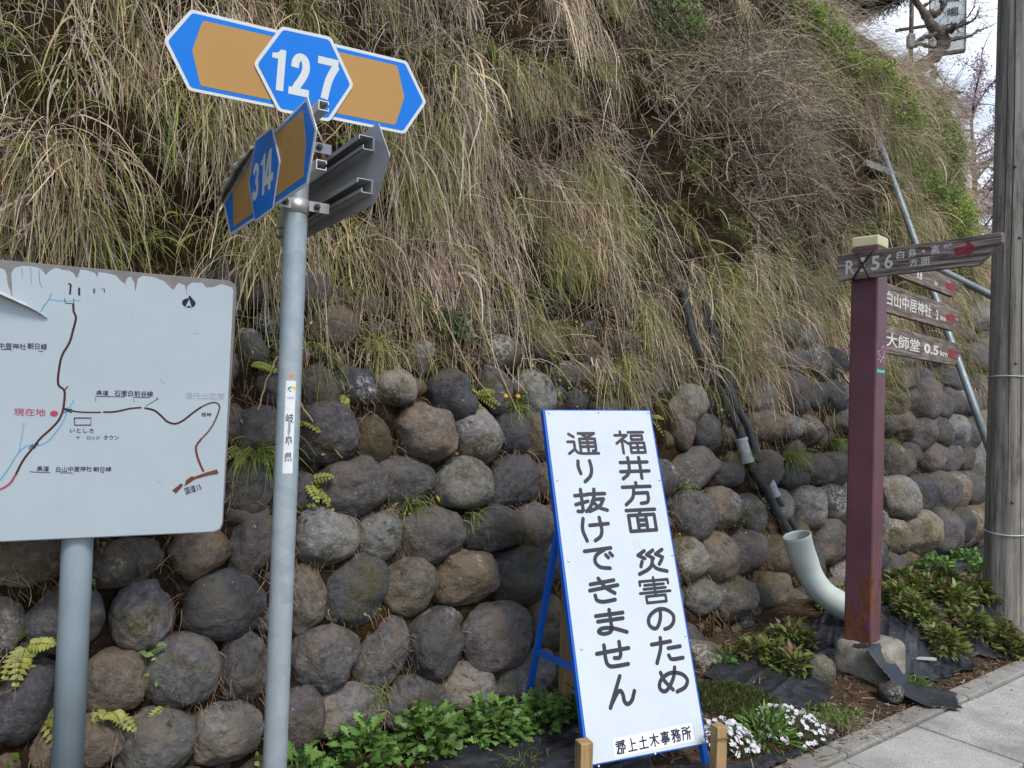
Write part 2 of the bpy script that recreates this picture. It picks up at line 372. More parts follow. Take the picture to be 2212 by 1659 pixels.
# ------------------------------------------------------------------ the dry-laid boulder wall
def stone_material():
    g = G('boulder_stone', .85, 0, .3)
    b = g.attr(); fine = g.ramp(g.noise(34, 9, .78), [(.28, .38), (.5, 1.0), (.70, 1.85)])
    c = g.mix(1.0, b, fine, 'MULTIPLY'); c = g.mix(g.ramp(g.noise(6, 5, .6, dist=.6), [(.48, 0), (.62, .75)]), c, g.mix(1.0, b, (1.45, 1.28, 1.02), 'MULTIPLY'))
    c = g.mix(g.ramp(g.noise(9, 6, .75), [(.58, 0), (.66, .85)]), c, (.028, .025, .022))                     # dark weathering
    c = g.mix(g.ramp(g.noise(33, 3, .6), [(.70, 0), (.74, .75)]), c, (.42, .43, .39))                        # lichen specks
    li = g.math('MULTIPLY', g.ramp(g.noise(3.1, 3), [(.60, 0), (.66, 1)]), g.ramp(g.noise(48, 5, .8), [(.50, 0), (.56, 1)])); c = g.mix(g.math('MULTIPLY', li, .75), c, (.40, .41, .37))
    mo = g.math('MULTIPLY', g.ramp(g.noise(4.2, 4, .6), [(.52, 0), (.64, 1)]), g.ramp(g.noise(60, 5, .8), [(.38, 0), (.55, 1)])); c = g.mix(g.math('MULTIPLY', mo, .9), c, g.ramp(g.noise(90, 3), [(.3, (.04, .032, .008)), (.7, (.10, .085, .02))]))
    g.base(c); h = g.math('ADD', g.math('MULTIPLY', g.noise(22, 8, .7), 1.0), g.math('MULTIPLY', g.ramp(g.voro(55), [(.0, 0), (.35, 1)]), .12)); g.bump(h, .95, .028)
    return g.m
STONE_M = stone_material()
_ico = {}
def ico(n):
    if n not in _ico:
        bm = bmesh.new(); bmesh.ops.create_icosphere(bm, subdivisions=n, radius=1); bm.verts.index_update()
        _ico[n] = (np.array([v.co for v in bm.verts]), np.array([[v.index for v in f.verts] for f in bm.faces])); bm.free()
    return _ico[n]
def boulder(c, ax, rad, seed, n=4, rough=1.0):
    """one weathered river boulder: axes ax (3 unit rows), radii rad"""
    D, F = ico(n); rs = np.random.RandomState(seed); p = rs.uniform(2.05, 2.5)
    r = (np.abs(D) ** p).sum(1) ** (-1 / p)
    for k in range(rs.randint(5, 9)):
        nn = unit(rs.normal(size=3)); off = rs.uniform(.80, .97); dd = D @ nn; lim = np.where(dd > .05, off / np.maximum(dd, .05), 9); m_ = np.minimum(r, lim); r = .4 * r + .6 * m_
    r = r * (1 + .13 * fbm(D * 1.3 + seed * 7.7, 2) * rough + .035 * fbm(D * 4.5 + seed, 3) * rough + .014 * fbm(D * 13 + seed, 2))
    X = D * r[:, None] * np.asarray(rad) * 1.06
    return np.asarray(c) + X @ np.asarray(ax), F
TONE = {'d': (.064, .064, .069), 'm': (.098, .090, .090), 'l': (.165, .161, .153), 'w': (.128, .108, .088), 't': (.20, .175, .13), 's': (.08, .064, .04)}
# u, v, half width, half height, tilt (degrees, anticlockwise) and tone of every stone read from the photograph
def _z(ox, oy, k, rows): return [(ox + x * k, oy + y * k, a * k, b * k, r, t) for x, y, a, b, r, t in rows]
STONES = _z(0, 1092, .3418, [(170, 350, 215, 165, 5, 'w'), (790, 350, 235, 150, 12, 'w'), (1240, 300, 200, 140, 20, 'w'), (1585, 250, 135, 195, -25, 'm'), (40, 720, 110, 215, 0, 'm'),
    (410, 710, 240, 205, 0, 'm'), (900, 680, 190, 215, 0, 'l'), (1410, 640, 258, 200, 0, 'd'), (1930, 580, 125, 215, 0, 'w'), (2030, 200, 180, 178, 0, 'l'), (150, 1240, 190, 270, -35, 'd'),
    (720, 1110, 200, 200, 0, 'w'), (1150, 1030, 215, 220, 0, 'm'), (1540, 1010, 140, 210, 0, 'm'), (2040, 950, 190, 205, -15, 'm'), (480, 1520, 280, 180, 0, 'w'), (990, 1480, 245, 200, 0, 'm'),
    (1430, 1420, 200, 185, 0, 'l'), (1890, 1350, 150, 210, 15, 'm'), (50, 1640, 80, 75, 0, 'w'), (1560, 40, 130, 85, 0, 'm')]) + \
  _z(540, 1092, .5957, [(460, 105, 80, 92, -30, 'l'), (650, 105, 115, 95, 0, 'm'), (865, 85, 100, 82, 0, 'd'), (1015, 85, 72, 95, -35, 'm'), (380, 310, 117, 105, 20, 'd'), (565, 285, 100, 100, 15, 'w'),
    (770, 260, 105, 95, 0, 'w'), (960, 255, 85, 100, 25, 'd'), (1075, 200, 65, 65, 0, 'm'), (475, 530, 78, 142, -38, 'm'), (655, 495, 80, 125, -22, 'd'), (880, 475, 105, 115, 0, 'm'),
    (1060, 430, 80, 103, 0, 'w'), (1105, 585, 60, 70, 0, 'm'), (340, 737, 123, 85, 0, 'l'), (585, 712, 130, 92, -5, 'm'), (780, 660, 90, 86, 0, 'l'), (985, 612, 100, 85, 20, 'l'), (1100, 715, 60, 50, 0, 'm')]) + \
  _z(486, 540, .3418, [(600, 900, 115, 150, 0, 'm'), (830, 870, 120, 115, 0, 'd'), (1060, 880, 112, 110, 0, 'l'), (1420, 930, 120, 145, 25, 'd'), (1700, 880, 78, 130, 0, 'm'), (1955, 920, 100, 150, 10, 'l'),
    (200, 1150, 150, 140, 20, 'm'), (640, 1160, 180, 185, 20, 'm'), (920, 1190, 110, 150, 0, 's'), (1250, 1160, 150, 165, 10, 'w'), (1570, 1170, 135, 160, 0, 'l'), (1805, 1150, 90, 130, -10, 'd'),
    (1965, 1190, 95, 155, 0, 'w'), (130, 1505, 145, 165, 0, 'm'), (500, 1530, 78, 120, 0, 'd'), (790, 1490, 190, 170, 15, 'm'), (1140, 1450, 170, 140, 0, 'm'), (1490, 1480, 140, 150, 0, 'l'),
    (1810, 1460, 160, 150, 25, 'd'), (2010, 1430, 70, 115, 0, 'w'), (50, 1100, 80, 125, 0, 'm'), (160, 620, 95, 100, 0, 'm'), (1250, 640, 60, 70, 0, 'l'), (330, 860, 130, 120, 0, 'm')]) + \
  _z(1458, 648, .3906, [(50, 590, 80, 110, 20, 'l'), (25, 700, 45, 110, 0, 'm'), (135, 740, 62, 95, 0, 'd'), (100, 940, 112, 92, 25, 'm'), (90, 1190, 92, 122, 0, 'm'), (240, 1150, 80, 102, -10, 'w'),
    (400, 1190, 78, 105, 10, 'm'), (275, 965, 78, 62, 0, 'd'), (210, 1430, 120, 135, 0, 'w'), (365, 1390, 105, 120, 10, 'm'), (140, 1645, 80, 85, 0, 'l'), (50, 1430, 75, 110, 0, 'l'), (315, 1640, 108, 110, 0, 'm'),
    (510, 1610, 80, 108, 0, 'w'), (555, 1420, 90, 110, 0, 's'), (490, 310, 72, 75, 0, 'l'), (635, 350, 77, 80, 0, 'd'), (755, 350, 52, 90, -10, 'm'), (845, 355, 50, 80, 0, 'd'), (560, 195, 62, 80, 0, 'd'), (695, 215, 60, 72, 0, 'm'),
    (470, 540, 72, 90, 0, 'l'), (610, 520, 70, 105, 15, 'd'), (730, 530, 60, 80, 0, 'd'), (840, 535, 60, 80, 0, 'd'), (935, 560, 48, 80, 0, 'w'), (480, 700, 72, 82, 0, 'w'), (605, 690, 77, 67, 0, 'l'), (730, 720, 52, 70, 0, 'm'),
    (925, 670, 52, 68, 0, 'l'), (770, 940, 55, 78, 0, 'm'), (870, 940, 62, 87, 0, 'm'), (640, 990, 62, 62, 0, 'd'), (700, 1140, 60, 110, -8, 'l'), (850, 1140, 85, 105, 0, 'd'), (932, 1050, 36, 46, 0, 'l'),
    (825, 1340, 75, 112, 0, 'm'), (925, 1330, 52, 112, 0, 'm'), (910, 1510, 52, 72, 0, 'l'), (1190, 570, 36, 70, 0, 'w'), (1325, 560, 72, 90, 25, 'm'), (1420, 590, 50, 72, 0, 'd'), (1500, 570, 45, 65, 0, 'm'), (1590, 570, 62, 62, 0, 'm'),
    (1240, 690, 46, 66, 0, 'w'), (1330, 740, 56, 80, 10, 'm'), (1425, 720, 46, 85, -10, 'd'), (1492, 740, 40, 80, 0, 'l'), (1565, 750, 46, 72, 0, 'm'), (1648, 720, 48, 82, 0, 'w'), (1712, 690, 36, 52, 0, 'l'), (1180, 890, 40, 100, 0, 'm'),
    (1240, 905, 46, 70, 0, 'm'), (1300, 850, 46, 50, 0, 'd'), (1410, 880, 66, 76, 0, 'm'), (1500, 880, 56, 66, 15, 'm'), (1572, 868, 52, 58, 15, 'd'), (1655, 880, 66, 72, 20, 'l'), (1617, 910, 40, 46, 0, 'm'), (1210, 1100, 60, 102, -10, 'l'),
    (1320, 1080, 62, 92, 0, 'd'), (1430, 1070, 56, 112, 0, 'm'), (1512, 1060, 46, 90, 0, 'w'), (1602, 1060, 62, 92, 0, 'd'), (1698, 1030, 52, 85, 0, 'w'), (1200, 1310, 52, 92, 0, 'w'), (1300, 1280, 80, 110, 0, 't'), (1425, 1280, 66, 106, 0, 'm'),
    (1530, 1235, 62, 92, 0, 'd'), (1615, 1235, 76, 92, 15, 'w'), (1708, 1190, 58, 75, 0, 's'), (1185, 1460, 46, 56, 0, 'm'), (1260, 1430, 72, 46, 0, 'w'), (1390, 1400, 60, 40, 0, 'l'), (1520, 1340, 42, 36, 0, 'l'), (1600, 1330, 46, 26, 0, 'l'),
    (1255, 440, 52, 62, 20, 'm'), (1345, 440, 50, 60, 0, 'm'), (1530, 455, 62, 55, 0, 'd'), (1640, 470, 55, 50, 0, 'm'), (1700, 560, 50, 60, 0, 'm'), (1250, 330, 55, 55, 0, 'l'), (1380, 300, 60, 60, 0, 'm'), (1640, 330, 65, 60, 0, 'm'), (1720, 250, 50, 70, 0, 'l'),
    (1690, 110, 55, 75, 10, 'l'), (1570, 190, 45, 45, 0, 'm')])
def proj_uv(p):
    d = p - CO; z = d @ CF; return (PW / 2 + FPX * (d @ CR) / z, PH / 2 - FPX * (d @ CU) / z) if z > .2 else (-999, 0)
def build_wall():
    wall = empty('stone_wall', O0, 'battered retaining wall of rounded grey boulders with soil and moss in the gaps', 'wall'); wall['kind'] = 'thing'
    _, nb = bank(np.array(0.), np.array(1.)); up = np.cross(nb, T0); up = up if up[2] > 0 else -up; pl0 = bank(np.array(0.), np.array(0.), .0)[0]
    items = []
    for i, (u, v, hw, hh, rot, tn) in enumerate(STONES):
        c = on_plane(u, v, pl0, nb); l, r_ = on_plane(u - hw, v, pl0, nb), on_plane(u + hw, v, pl0, nb); t_, b_ = on_plane(u, v - hh, pl0, nb), on_plane(u, v + hh, pl0, nb)
        a = np.linalg.norm(r_ - l) / 2 * 1.05; b = np.linalg.norm(t_ - b_) / 2 * 1.05
        if (c - pl0) @ T0 > S_TURN - .2: c = bank_hit(u, v)
        if c is not None: items.append([hw * hh, c, a, b, rot, tn])
    pts = np.array([it[1] for it in items]); sq = np.stack([(pts - pl0) @ T0, (pts - pl0) @ up], 1); rr = np.array([(it[2] + it[3]) / 2 for it in items])
    rs = np.random.RandomState(4); small = []
    def free(s, h, r): return np.all(np.hypot(sq[:, 0] - s, sq[:, 1] - h) > rr * .90 + r * .74)
    for row in range(9):                                            # the courses outside the photograph's reach and the chinks
        for s in np.arange(-6.5, 15, .30):
            s1, h1 = s + rs.uniform(-.05, .05) + .15 * (row % 2), .12 + row * .25 + rs.uniform(-.03, .03); r1 = rs.uniform(.125, .165)
            pu = proj_uv(pl0 + T0 * s1 + up * h1)
            if h1 < 1.95 and free(s1, h1, r1) and not (h1 > 1.25 and 470 < pu[0] < 2150):
                items.append([0, None, r1 * rs.uniform(.95, 1.25), r1, rs.uniform(-25, 25), rs.choice(list('ddmmlw'))]); items[-1].append((s1, h1)); sq = np.vstack([sq, [s1, h1]]); rr = np.append(rr, r1)
    for k in range(6000):
        s1, h1, r1 = rs.uniform(-3, 9), rs.uniform(.03, 2.0), rs.choice([rs.uniform(.05, .11), rs.uniform(.02, .05)])
        if free(s1, h1, r1): small.append((s1, h1, r1)); sq = np.vstack([sq, [s1, h1]]); rr = np.append(rr, r1)
    V2, F2, C2 = [], [], []; nv = 0
    order = sorted(range(len(items)), key=lambda i: -items[i][0]); big = set(order[:100])
    for i, it in enumerate(items):
        area, c, a, b, rot, tn = it[:6]; r2 = np.random.RandomState(100 + i)
        if c is None:
            c, nn = bank(np.array(it[6][0]), np.array(it[6][1] * .96)); t_ = foot(np.array(it[6][0]))[1]; u_ = np.cross(nn, t_); u_ = u_ if u_[2] > 0 else -u_
        else: t_, u_, nn = T0, up, nb
        # tilts read in the picture are anticlockwise for the viewer, x to the right
        ca, sa = math.cos(R(rot)), math.sin(R(rot)); e1 = t_ * ca + u_ * sa; e2 = -t_ * sa + u_ * ca
        dep = min(a, b) * r2.uniform(.95, 1.2); c = c + nn * (dep * r2.uniform(-.12, .10) - .01)
        V, F = boulder(c, (e1, e2, nn), (a, b, dep), 100 + i, 5 if (area > 2600) else (4 if area > 300 else 3))
        base = np.array(TONE[tn]) * r2.uniform(.85, 1.18) * np.array([1 + r2.uniform(-.04, .06), 1, 1 + r2.uniform(-.06, .03)])
        cc = np.tile(base, (len(V), 1))
        if i in big: mesh_np('boulder', V, F, STONE_M, wall, cc)
        else: V2.append(V); F2.append(F + nv); C2.append(cc); nv += len(V)
    for k, (s1, h1, r1) in enumerate(small):
        c, nn = bank(np.array(s1), np.array(h1), -.04); t_ = foot(np.array(s1))[1]; V, F = boulder(c, (t_, np.cross(nn, t_), nn), (r1 * 1.2, r1, r1), 900 + k, 2)
        V2.append(V); F2.append(F + nv); nv += len(V); C2.append(np.tile(np.array(TONE[rs.choice(list('dmmw'))]) * .8, (len(V), 1)))
    mesh_np('smaller_boulders', np.vstack(V2), np.vstack(F2), STONE_M, wall, np.vstack(C2))['kind'] = 'stuff'
build_wall()
# ------------------------------------------------------------------ hand-drawn rounded lettering: strokes in a 100 x 100 box, y down ('~' = smooth curve)
GLY = {
 '福': '22,2 22,14|3,18 42,18 6,54|24,40 24,98|32,44 44,56|48,5 98,5|56,20 92,20 92,38 56,38 56,20|50,53 96,53 96,96 50,96 50,53|73,53 73,96|50,74 96,74',
 '井': '6,25 96,25|3,66 98,66|~33,4 33,50 26,78 8,98|70,4 70,98', '方': '50,2 50,18|4,20 96,20|~40,22 38,46 30,72 8,97|38,48 84,48|~84,48 84,72 78,90 58,94',
 '面': '3,6 97,6|48,8 44,26|8,28 92,28 92,96 8,96 8,28|36,28 36,96|64,28 64,96|36,50 64,50|36,72 64,72',
 '災': '32,2 10,19 30,34|60,2 38,19 58,36|90,2 67,19 88,34|20,46 14,66|84,44 74,62|~54,36 50,60 36,80 6,97|~50,58 64,80 95,94',
 '害': '50,0 50,10|6,27 6,12 94,12 94,27|20,28 80,28|16,43 84,43|3,58 97,58|50,16 50,66|20,72 80,72 80,97 20,97 20,72',
 'の': '~52,13 48,45 35,78 20,84 6,64 12,32 42,8 72,11 94,36 92,66 76,86 58,92', 'た': '4,24 64,20|~34,2 30,42 12,97|54,46 92,44|~52,74 60,90 95,90',
 'め': '~16,16 24,48 46,86|~62,3 52,44 30,82 14,86 6,66 18,38 48,22 80,32 95,58 84,84 58,96',
 '通': '10,8 24,21|4,42 24,42 24,74|24,74 5,93|~24,74 38,92 97,94|40,6 90,6 68,22|52,12 68,24|42,82 42,30 90,30|~90,30 90,72 88,82 80,83|42,47 90,47|42,64 90,64|66,30 66,82',
 'り': '~20,4 18,30 26,60|~78,4 82,40 72,72 42,97', '抜': '4,28 42,26|24,3 24,90|~24,90 20,96 8,95|4,66 42,54|44,24 98,24|~66,4 62,40 48,78 34,97|60,47 92,47|~92,47 76,78 44,97|~56,54 74,82 99,96',
 'け': '~14,5 8,50 18,96|34,34 98,31|~70,4 73,55 65,82 46,97', 'で': '4,14 94,7|~72,12 42,34 35,62 50,86 82,94|74,36 81,48|89,29 96,41',
 'き': '12,23 84,14|8,47 94,35|~38,2 56,40 82,66|~22,68 26,88 46,96 80,92', 'ま': '8,21 90,18|12,43 88,40|~50,2 50,40 50,72 44,88 24,92 10,82 22,71 52,74 94,95',
 'せ': '2,37 98,30|~26,8 26,66 34,88 54,92 90,90|72,2 72,50|~72,50 66,62 52,61', 'ん': '52,2 6,97|~12,86 34,56 47,49 54,62 56,84 66,94 82,84 95,56',
 '郡': '8,8 54,8 54,40 8,40|2,24 62,24|~32,8 28,52 4,92|20,58 52,58 52,95 20,95 20,58|70,6 70,98|70,6 94,6 80,32|~80,32 95,48 90,66 76,66', '上': '46,4 46,92|46,42 86,42|4,93 96,93', '土': '50,4 50,92|14,38 86,38|3,93 97,93',
 '木': '50,3 50,98|4,28 96,28|~46,30 32,58 6,84|~54,30 68,58 95,84', '事': '6,12 94,12|20,25 80,25 80,40 20,40 20,25|14,53 84,53 84,80 14,80|3,66 97,66|50,2 50,90|~50,90 46,97 34,96',
 '務': '6,8 46,8 28,22|12,20 34,32|3,39 48,39 42,52|28,39 28,88|~28,88 24,96 14,94|24,50 4,76|66,2 50,32|58,16 96,16|~86,16 72,42 48,54|~62,24 76,42 97,54|54,66 92,66|~92,66 88,92 74,96|~72,56 68,80 50,98',
 '所': '4,6 48,6|8,24 44,24 44,52 8,52|~8,24 8,60 2,96|~94,4 80,12 60,15|~60,15 60,60 50,97|60,42 98,42|80,42 80,98',
 '1': '6,24 58,24|54,24 54,100', '2': '~6,32 12,13 30,2 54,0 78,6 92,22 88,42 66,62 36,82 22,96', '7': '-27,9 127,9|~112,16 66,52 40,100', '3': '~8,22 24,8 50,4 80,14 82,34 64,46 46,48|~46,48 74,52 90,70 78,90 48,97 18,90 6,76', '4': '68,2 68,100|60,8 -8,72|-20,74 122,74'}
def draw_glyph(mb, fr, ch, cx, cy, w, h, z, wt, m=0, rot=0.0, cap=True):
    ca, sa = math.cos(rot), math.sin(rot); k = 0
    iw, ih = w - wt, (h - wt if cap or ch in '23' else h)
    def T(p): x = (p[0] / 100 - .5) * iw; y = (.5 - p[1] / 100) * ih; return (cx + x * ca - y * sa, cy + x * sa + y * ca)
    def disc(p, r, a0=0.0, span=2 * math.pi):
        nonlocal k
        mb.prism(fr, [(p[0] + r * math.cos(t), p[1] + r * math.sin(t)) for t in np.linspace(a0, a0 + span, 14, endpoint=span < 6)], z, z + .0004 + .000012 * k, m); k += 1
    def capsule(pts):
        nonlocal k
        P = np.array(pts); mb.stroke(fr, P, wt, z, z + .0004 + .000012 * k, m); k += 1
        if cap:
            for e, q in ((P[0], P[1]), (P[-1], P[-2])): disc(e, wt / 2, math.atan2(*(e - q)[::-1]) - math.pi / 2, math.pi)
    for st in GLY[ch].split('|'):
        sm = st[0] == '~'; pts = [T(tuple(map(float, q.split(',')))) for q in st.lstrip('~').split()]
        if sm: capsule(smooth_path(pts, 7))
        else:
            for a, b in zip(pts[:-1], pts[1:]): capsule([a, b])
            if not cap:
                for q in pts[1:-1]: disc(q, wt / 2)
def draw_digits(mb, fr, ch, cx, cy, w, h, z, wt, slope=0.0):
    """bold route numerals"""
    if ch == '1':
        st = min(wt, w * .55); x1 = cx + w / 2; y1 = cy + h / 2; mb.prism(fr, [(x1 - st, y1 - h), (x1, y1 - h), (x1, y1), (x1 - st * .72, y1), (x1 - st * .95, y1 - h * .06), (x1 - st * 1.25, y1 - h * .10), (cx - w / 2, y1 - h * .115), (cx - w / 2, y1 - h * .235), (x1 - st, y1 - h * .235)], z, z + .0007); return
    draw_glyph(mb, fr, ch, cx, cy, w, h, z, wt, 0, slope, cap=False)
    if ch == '2': mb.box(fr, cx - w / 2, cx + w / 2, cy - h / 2, cy - h / 2 + wt, z, z + .0007)
# ------------------------------------------------------------------ shared materials of the signs
def galvanised(name, base=(.36, .42, .45), sp=26):
    g = G(name, .45, .35, .5); cell = g.voro(sp, 'Color'); q = g.n('ShaderNodeSeparateColor'); g.put(q.inputs[0], cell)
    c = g.mix(1.0, base, g.ramp(q.outputs[0], [(0, .92), (1, 1.08)]), 'MULTIPLY')
    c = g.mix(g.ramp(g.noise(1.0, 5, .7, g.map((30, 30, 2.2))), [(.55, 0), (.75, .4)]), c, (.30, .29, .25))
    c = g.mix(g.ramp(g.noise(7, 5, .7), [(.66, 0), (.72, .4)]), c, (.22, .22, .21)); g.base(c)
    g.rough(g.ramp(q.outputs[1], [(0, .38), (1, .6)])); g.bump(g.noise(90, 3), .12, .002); return g.m
def enamel(name, c, rough=.35, dirt=.25, spec=.4):
    g = G(name, rough, 0, spec); d = g.ramp(g.noise(5, 6, .65), [(.3, 1 - dirt * .5), (.7, 1 + dirt * .15)]); k = g.mix(1.0, c, d, 'MULTIPLY')
    k = g.mix(g.ramp(g.noise(1.0, 5, .7, g.map((45, 45, 2.5))), [(.58, 0), (.8, dirt)]), k, tuple(x * .6 + .06 for x in c)); g.base(k)
    g.rough(g.ramp(g.noise(12, 4), [(.3, rough - .06), (.7, rough + .1)])); return g.m
M_GALV = galvanised('galvanised_steel'); M_GALV2 = galvanised('dull_galvanised_steel', (.30, .35, .38), 60)
M_ALU = plain('mill_aluminium', (.44, .44, .45), .42, .5, .5, .12, 6); M_ALUL = plain('bright_aluminium', (.62, .62, .62), .42, .6, .5, .1, 20)
M_BLUE = enamel('road_sign_blue', (.0, .175, .66), .4, .1, .22); M_TAN = enamel('road_sign_tan', (.44, .245, .075), .4, .1, .25); M_WHITE = plain('reflective_white', (.60, .63, .63), .4, 0, .5, .07, 150)
M_BOLT = plain('dark_bolt_steel', (.10, .10, .10), .45, .7); M_SCUFF = plain('scuffed_torn_metal', (.42, .41, .39), .6, .2, .5, .5, 25)
M_BLACK = plain('black_lettering', (.012, .016, .018), .4); M_NAVY = plain('navy_lettering', (.02, .022, .09), .4)

# ------------------------------------------------------------------ the road-number sign on its galvanised pole
def road_sign():
    Cx, Cy, _ = at(640, 450, 2.55); base_z = float(garden_z(np.array(Cx), np.array(Cy)))
    r = empty('route_sign', (Cx, Cy, base_z), 'grey galvanised pole with blue hexagon route signs numbered 127 and 314', 'road sign')
    m = MB(); m.tube([(Cx, Cy, base_z - .05)] + [(Cx, Cy, z) for z in np.linspace(base_z, 2.47, 12)], .0382, 28); m.build('pole', M_GALV, r)
    m = MB(); m.tube([(Cx, Cy, 2.47), (Cx, Cy, 2.482), (Cx, Cy, 2.49)], [.040, .040, .03], 28); m.build('pole_cap', M_GALV2, r)
    # --- panel 127, parallel with the road
    def plate(fr, quad_white, tans, shield, digits, dpos, dsize, bold, parent_label, name='arrow_panel'):
        m = MB(); m.prism(fr, round_poly(quad_white, .018), -.003, 0); p = m.build(name, M_WHITE, r, bevel=.0008); tag(p, parent_label)
        m = MB(); m.prism(fr, round_poly(inset(quad_white, .0105), .014), .0002, .0010); m.build('blue_field', M_BLUE, p)
        for t in tans:
            m = MB(); m.prism(fr, round_poly(t, .012), .0012, .0018); m.build('tan_field', M_TAN, p)
        m = MB(); m.prism(fr, round_poly(shield, .022), .0032, .0062); sh = m.build('hexagon_shield', M_WHITE, p)
        m = MB(); m.prism(fr, round_poly(inset(shield, .0105), .016), .0064, .0070)
        m.build('shield_field', M_BLUE, p)
        m = MB()
        for ch, (x, y), (w, h) in zip(digits, dpos, dsize): draw_digits(m, fr, ch, x, y, w, h, .0071, .0235)
        m.build('route_number', M_WHITE, p); return p
    q = [(412, 19.5), (879, 132), (874, 290), (407, 195)]; f = quad_frame(q, .675)
    z1 = lambda x, y: (324 + x * .3255, y * .3255)
    P = lambda pts: [f.loc(*z1(*p)) for p in pts]
    w = P([(90, 265), (270, 60), (1705, 405), (1835, 680), (1690, 890), (255, 600)])
    tan = P([(280, 335), (350, 137), (1640, 436), (1688, 645), (1628, 832), (335, 570)])
    sh = P([(686, 425), (870, 178), (1200, 250), (1350, 570), (1190, 812), (850, 742)])
    db = [((803, 330), (893, 605)), ((925, 360), (1062, 642)), ((1103, 388), (1242, 664))]
    pos, siz = [], []
    for (xa, ya), (xb, yb) in db:
        a = f.loc(*z1(xa, (ya + yb) / 2)); b = f.loc(*z1(xb, (ya + yb) / 2)); c = f.loc(*z1((xa + xb) / 2, ya)); d = f.loc(*z1((xa + xb) / 2, yb))
        pos.append(((a[0] + b[0]) / 2, (c[1] + d[1]) / 2)); siz.append((b[0] - a[0], c[1] - d[1]))
    plate(f, w, [tan], sh, '127', pos, siz, .035, 'arrow shaped panel with 127 on a blue hexagon between two tan blank fields')
    # the two rails behind panel 127 and the stub arms to the pole
    xs = [p[0] for p in w]; ys = [p[1] for p in w]; xa, xb = min(xs) + .14, max(xs) - .14; ya, yb = min(ys), max(ys)
    def rail(fr, x0, x1, y, flip=1):
        m = MB(); t = .0025                                            # a lipped C channel
        for (u0, u1, w0, w1) in ((-.014, .014, -t, 0), (-.014, -.014 + t, -.028, -t), (.014 - t, .014, -.028, -t), (-.014, -.005, -.028 - t, -.028), (.005, .014, -.028 - t, -.028)):
            m.box(fr, x0, x1, y + u0, y + u1, w0, w1)
        return m
    fb = f.shift(-.0032)
    for y in (ya + .06, yb - .06): rail(fb, xa, xb, y).build('mounting_rail', M_ALUL, r)
    # --- panel 314 and its twin, square to the road
    d = np.array([-.545, .838, 0]); n3 = np.array([-.838, -.545, 0]); C = np.array([Cx, Cy, 0])
    o = C + n3 * .075; f3 = Frame(np.array([o[0], o[1], 2.2]), -d, (0, 0, 1), n3)
    P3 = lambda pts: [f3.loc(*z1(*p)) for p in pts]
    w3 = P3([(1045, 645), (1105, 860), (1045, 1222), (530, 1567), (483, 1345), (560, 1225), (640, 1090), (692, 990), (830, 862)])
    m = MB(); m.prism(f3, w3, -.003, 0); p = m.build('arrow_panel', M_WHITE, r); tag(p, 'arrow shaped panel with 314 whose top corner is bent and torn')
    bl3 = P3([(1037, 672), (1094, 862), (1037, 1208), (537, 1543), (498, 1352), (563, 1243), (642, 1108), (697, 1003), (832, 884)])
    m = MB(); m.prism(f3, bl3, .0002, .0010); m.build('blue_field', M_BLUE, p)
    m = MB(); m.prism(f3, P3([(1016, 733), (1037, 950), (1020, 1175), (557, 1507), (553, 1262), (645, 1120), (690, 1040), (840, 885)]), .0012, .0018); m.build('tan_field', M_TAN, p)
    sh3 = P3([(665, 1222), (712, 925), (822, 842), (874, 1072), (828, 1392), (708, 1478)])
    m = MB(); m.prism(f3, round_poly(sh3, .016), .0032, .0062); m.build('hexagon_shield', M_WHITE, p)
    m = MB(); m.prism(f3, round_poly(inset(sh3, .009), .012), .0064, .0070); m.build('shield_field', M_BLUE, p)
    m = MB()
    for ch, xa_, xb_, ya_, yb_ in (('3', 693, 738, 1080, 1335), ('1', 748, 776, 1035, 1300), ('4', 776, 830, 995, 1262)):
        a = f3.loc(*z1(xa_, (ya_ + yb_) / 2)); b = f3.loc(*z1(xb_, (ya_ + yb_) / 2)); c = f3.loc(*z1((xa_ + xb_) / 2, ya_)); e = f3.loc(*z1((xa_ + xb_) / 2, yb_))
        draw_digits(m, f3, ch, (a[0] + b[0]) / 2, (c[1] + e[1]) / 2, abs(b[0] - a[0]), (c[1] - e[1]), .0071, .026)
    m.build('route_number', M_WHITE, p)
    # torn corner rolled forward: a curled strip along the fold, its bare metal back to the front
    fold = np.array(P3([(478, 1348), (555, 1228), (636, 1092), (694, 985)])); fo = smooth_path(fold, 7); V, F, k = [], [], len(fo); rs = random.Random(2)
    tdir = nrm(np.gradient(fo, axis=0)); ndir = np.stack([-tdir[:, 1], tdir[:, 0]], 1); ndir = ndir * np.sign((ndir @ np.array([0, 1.]))[:, None])
    nr = 11
    for i in range(k):
        wid = .085 * math.sin(math.pi * (i + .7) / (k + .6)) ** .6 * (1 + .25 * rs.uniform(-1, 1))
        for j in range(nr):
            a = j / (nr - 1) * 3.6; rr_ = .026 - .004 * a; rr_ *= wid / .085
            V.append([fo[i][0] + ndir[i][0] * rr_ * math.sin(a), fo[i][1] + ndir[i][1] * rr_ * math.sin(a), rr_ * (1 - math.cos(a)) + rs.uniform(-.0015, .0015)])
    F = [(i * nr + j, (i + 1) * nr + j, (i + 1) * nr + j + 1, i * nr + j + 1) for i in range(k - 1) for j in range(nr - 1)]
    m = MB(); m.add(f3.w(np.array(V)), F, 0, True); o_ = m.build('torn_corner', M_SCUFF, p); sd = o_.modifiers.new('thickness', 'SOLIDIFY'); sd.thickness = .002
    f3b = f3.shift(-.0032); xs = [q_[0] for q_ in w3]; yl, yh = min(q_[1] for q_ in w3), max(q_[1] for q_ in w3)
    for y in (yl + .045, yh - .05): rail(f3b, min(xs) + .10, max(xs) - .0, y).build('mounting_rail', M_ALUL, r)
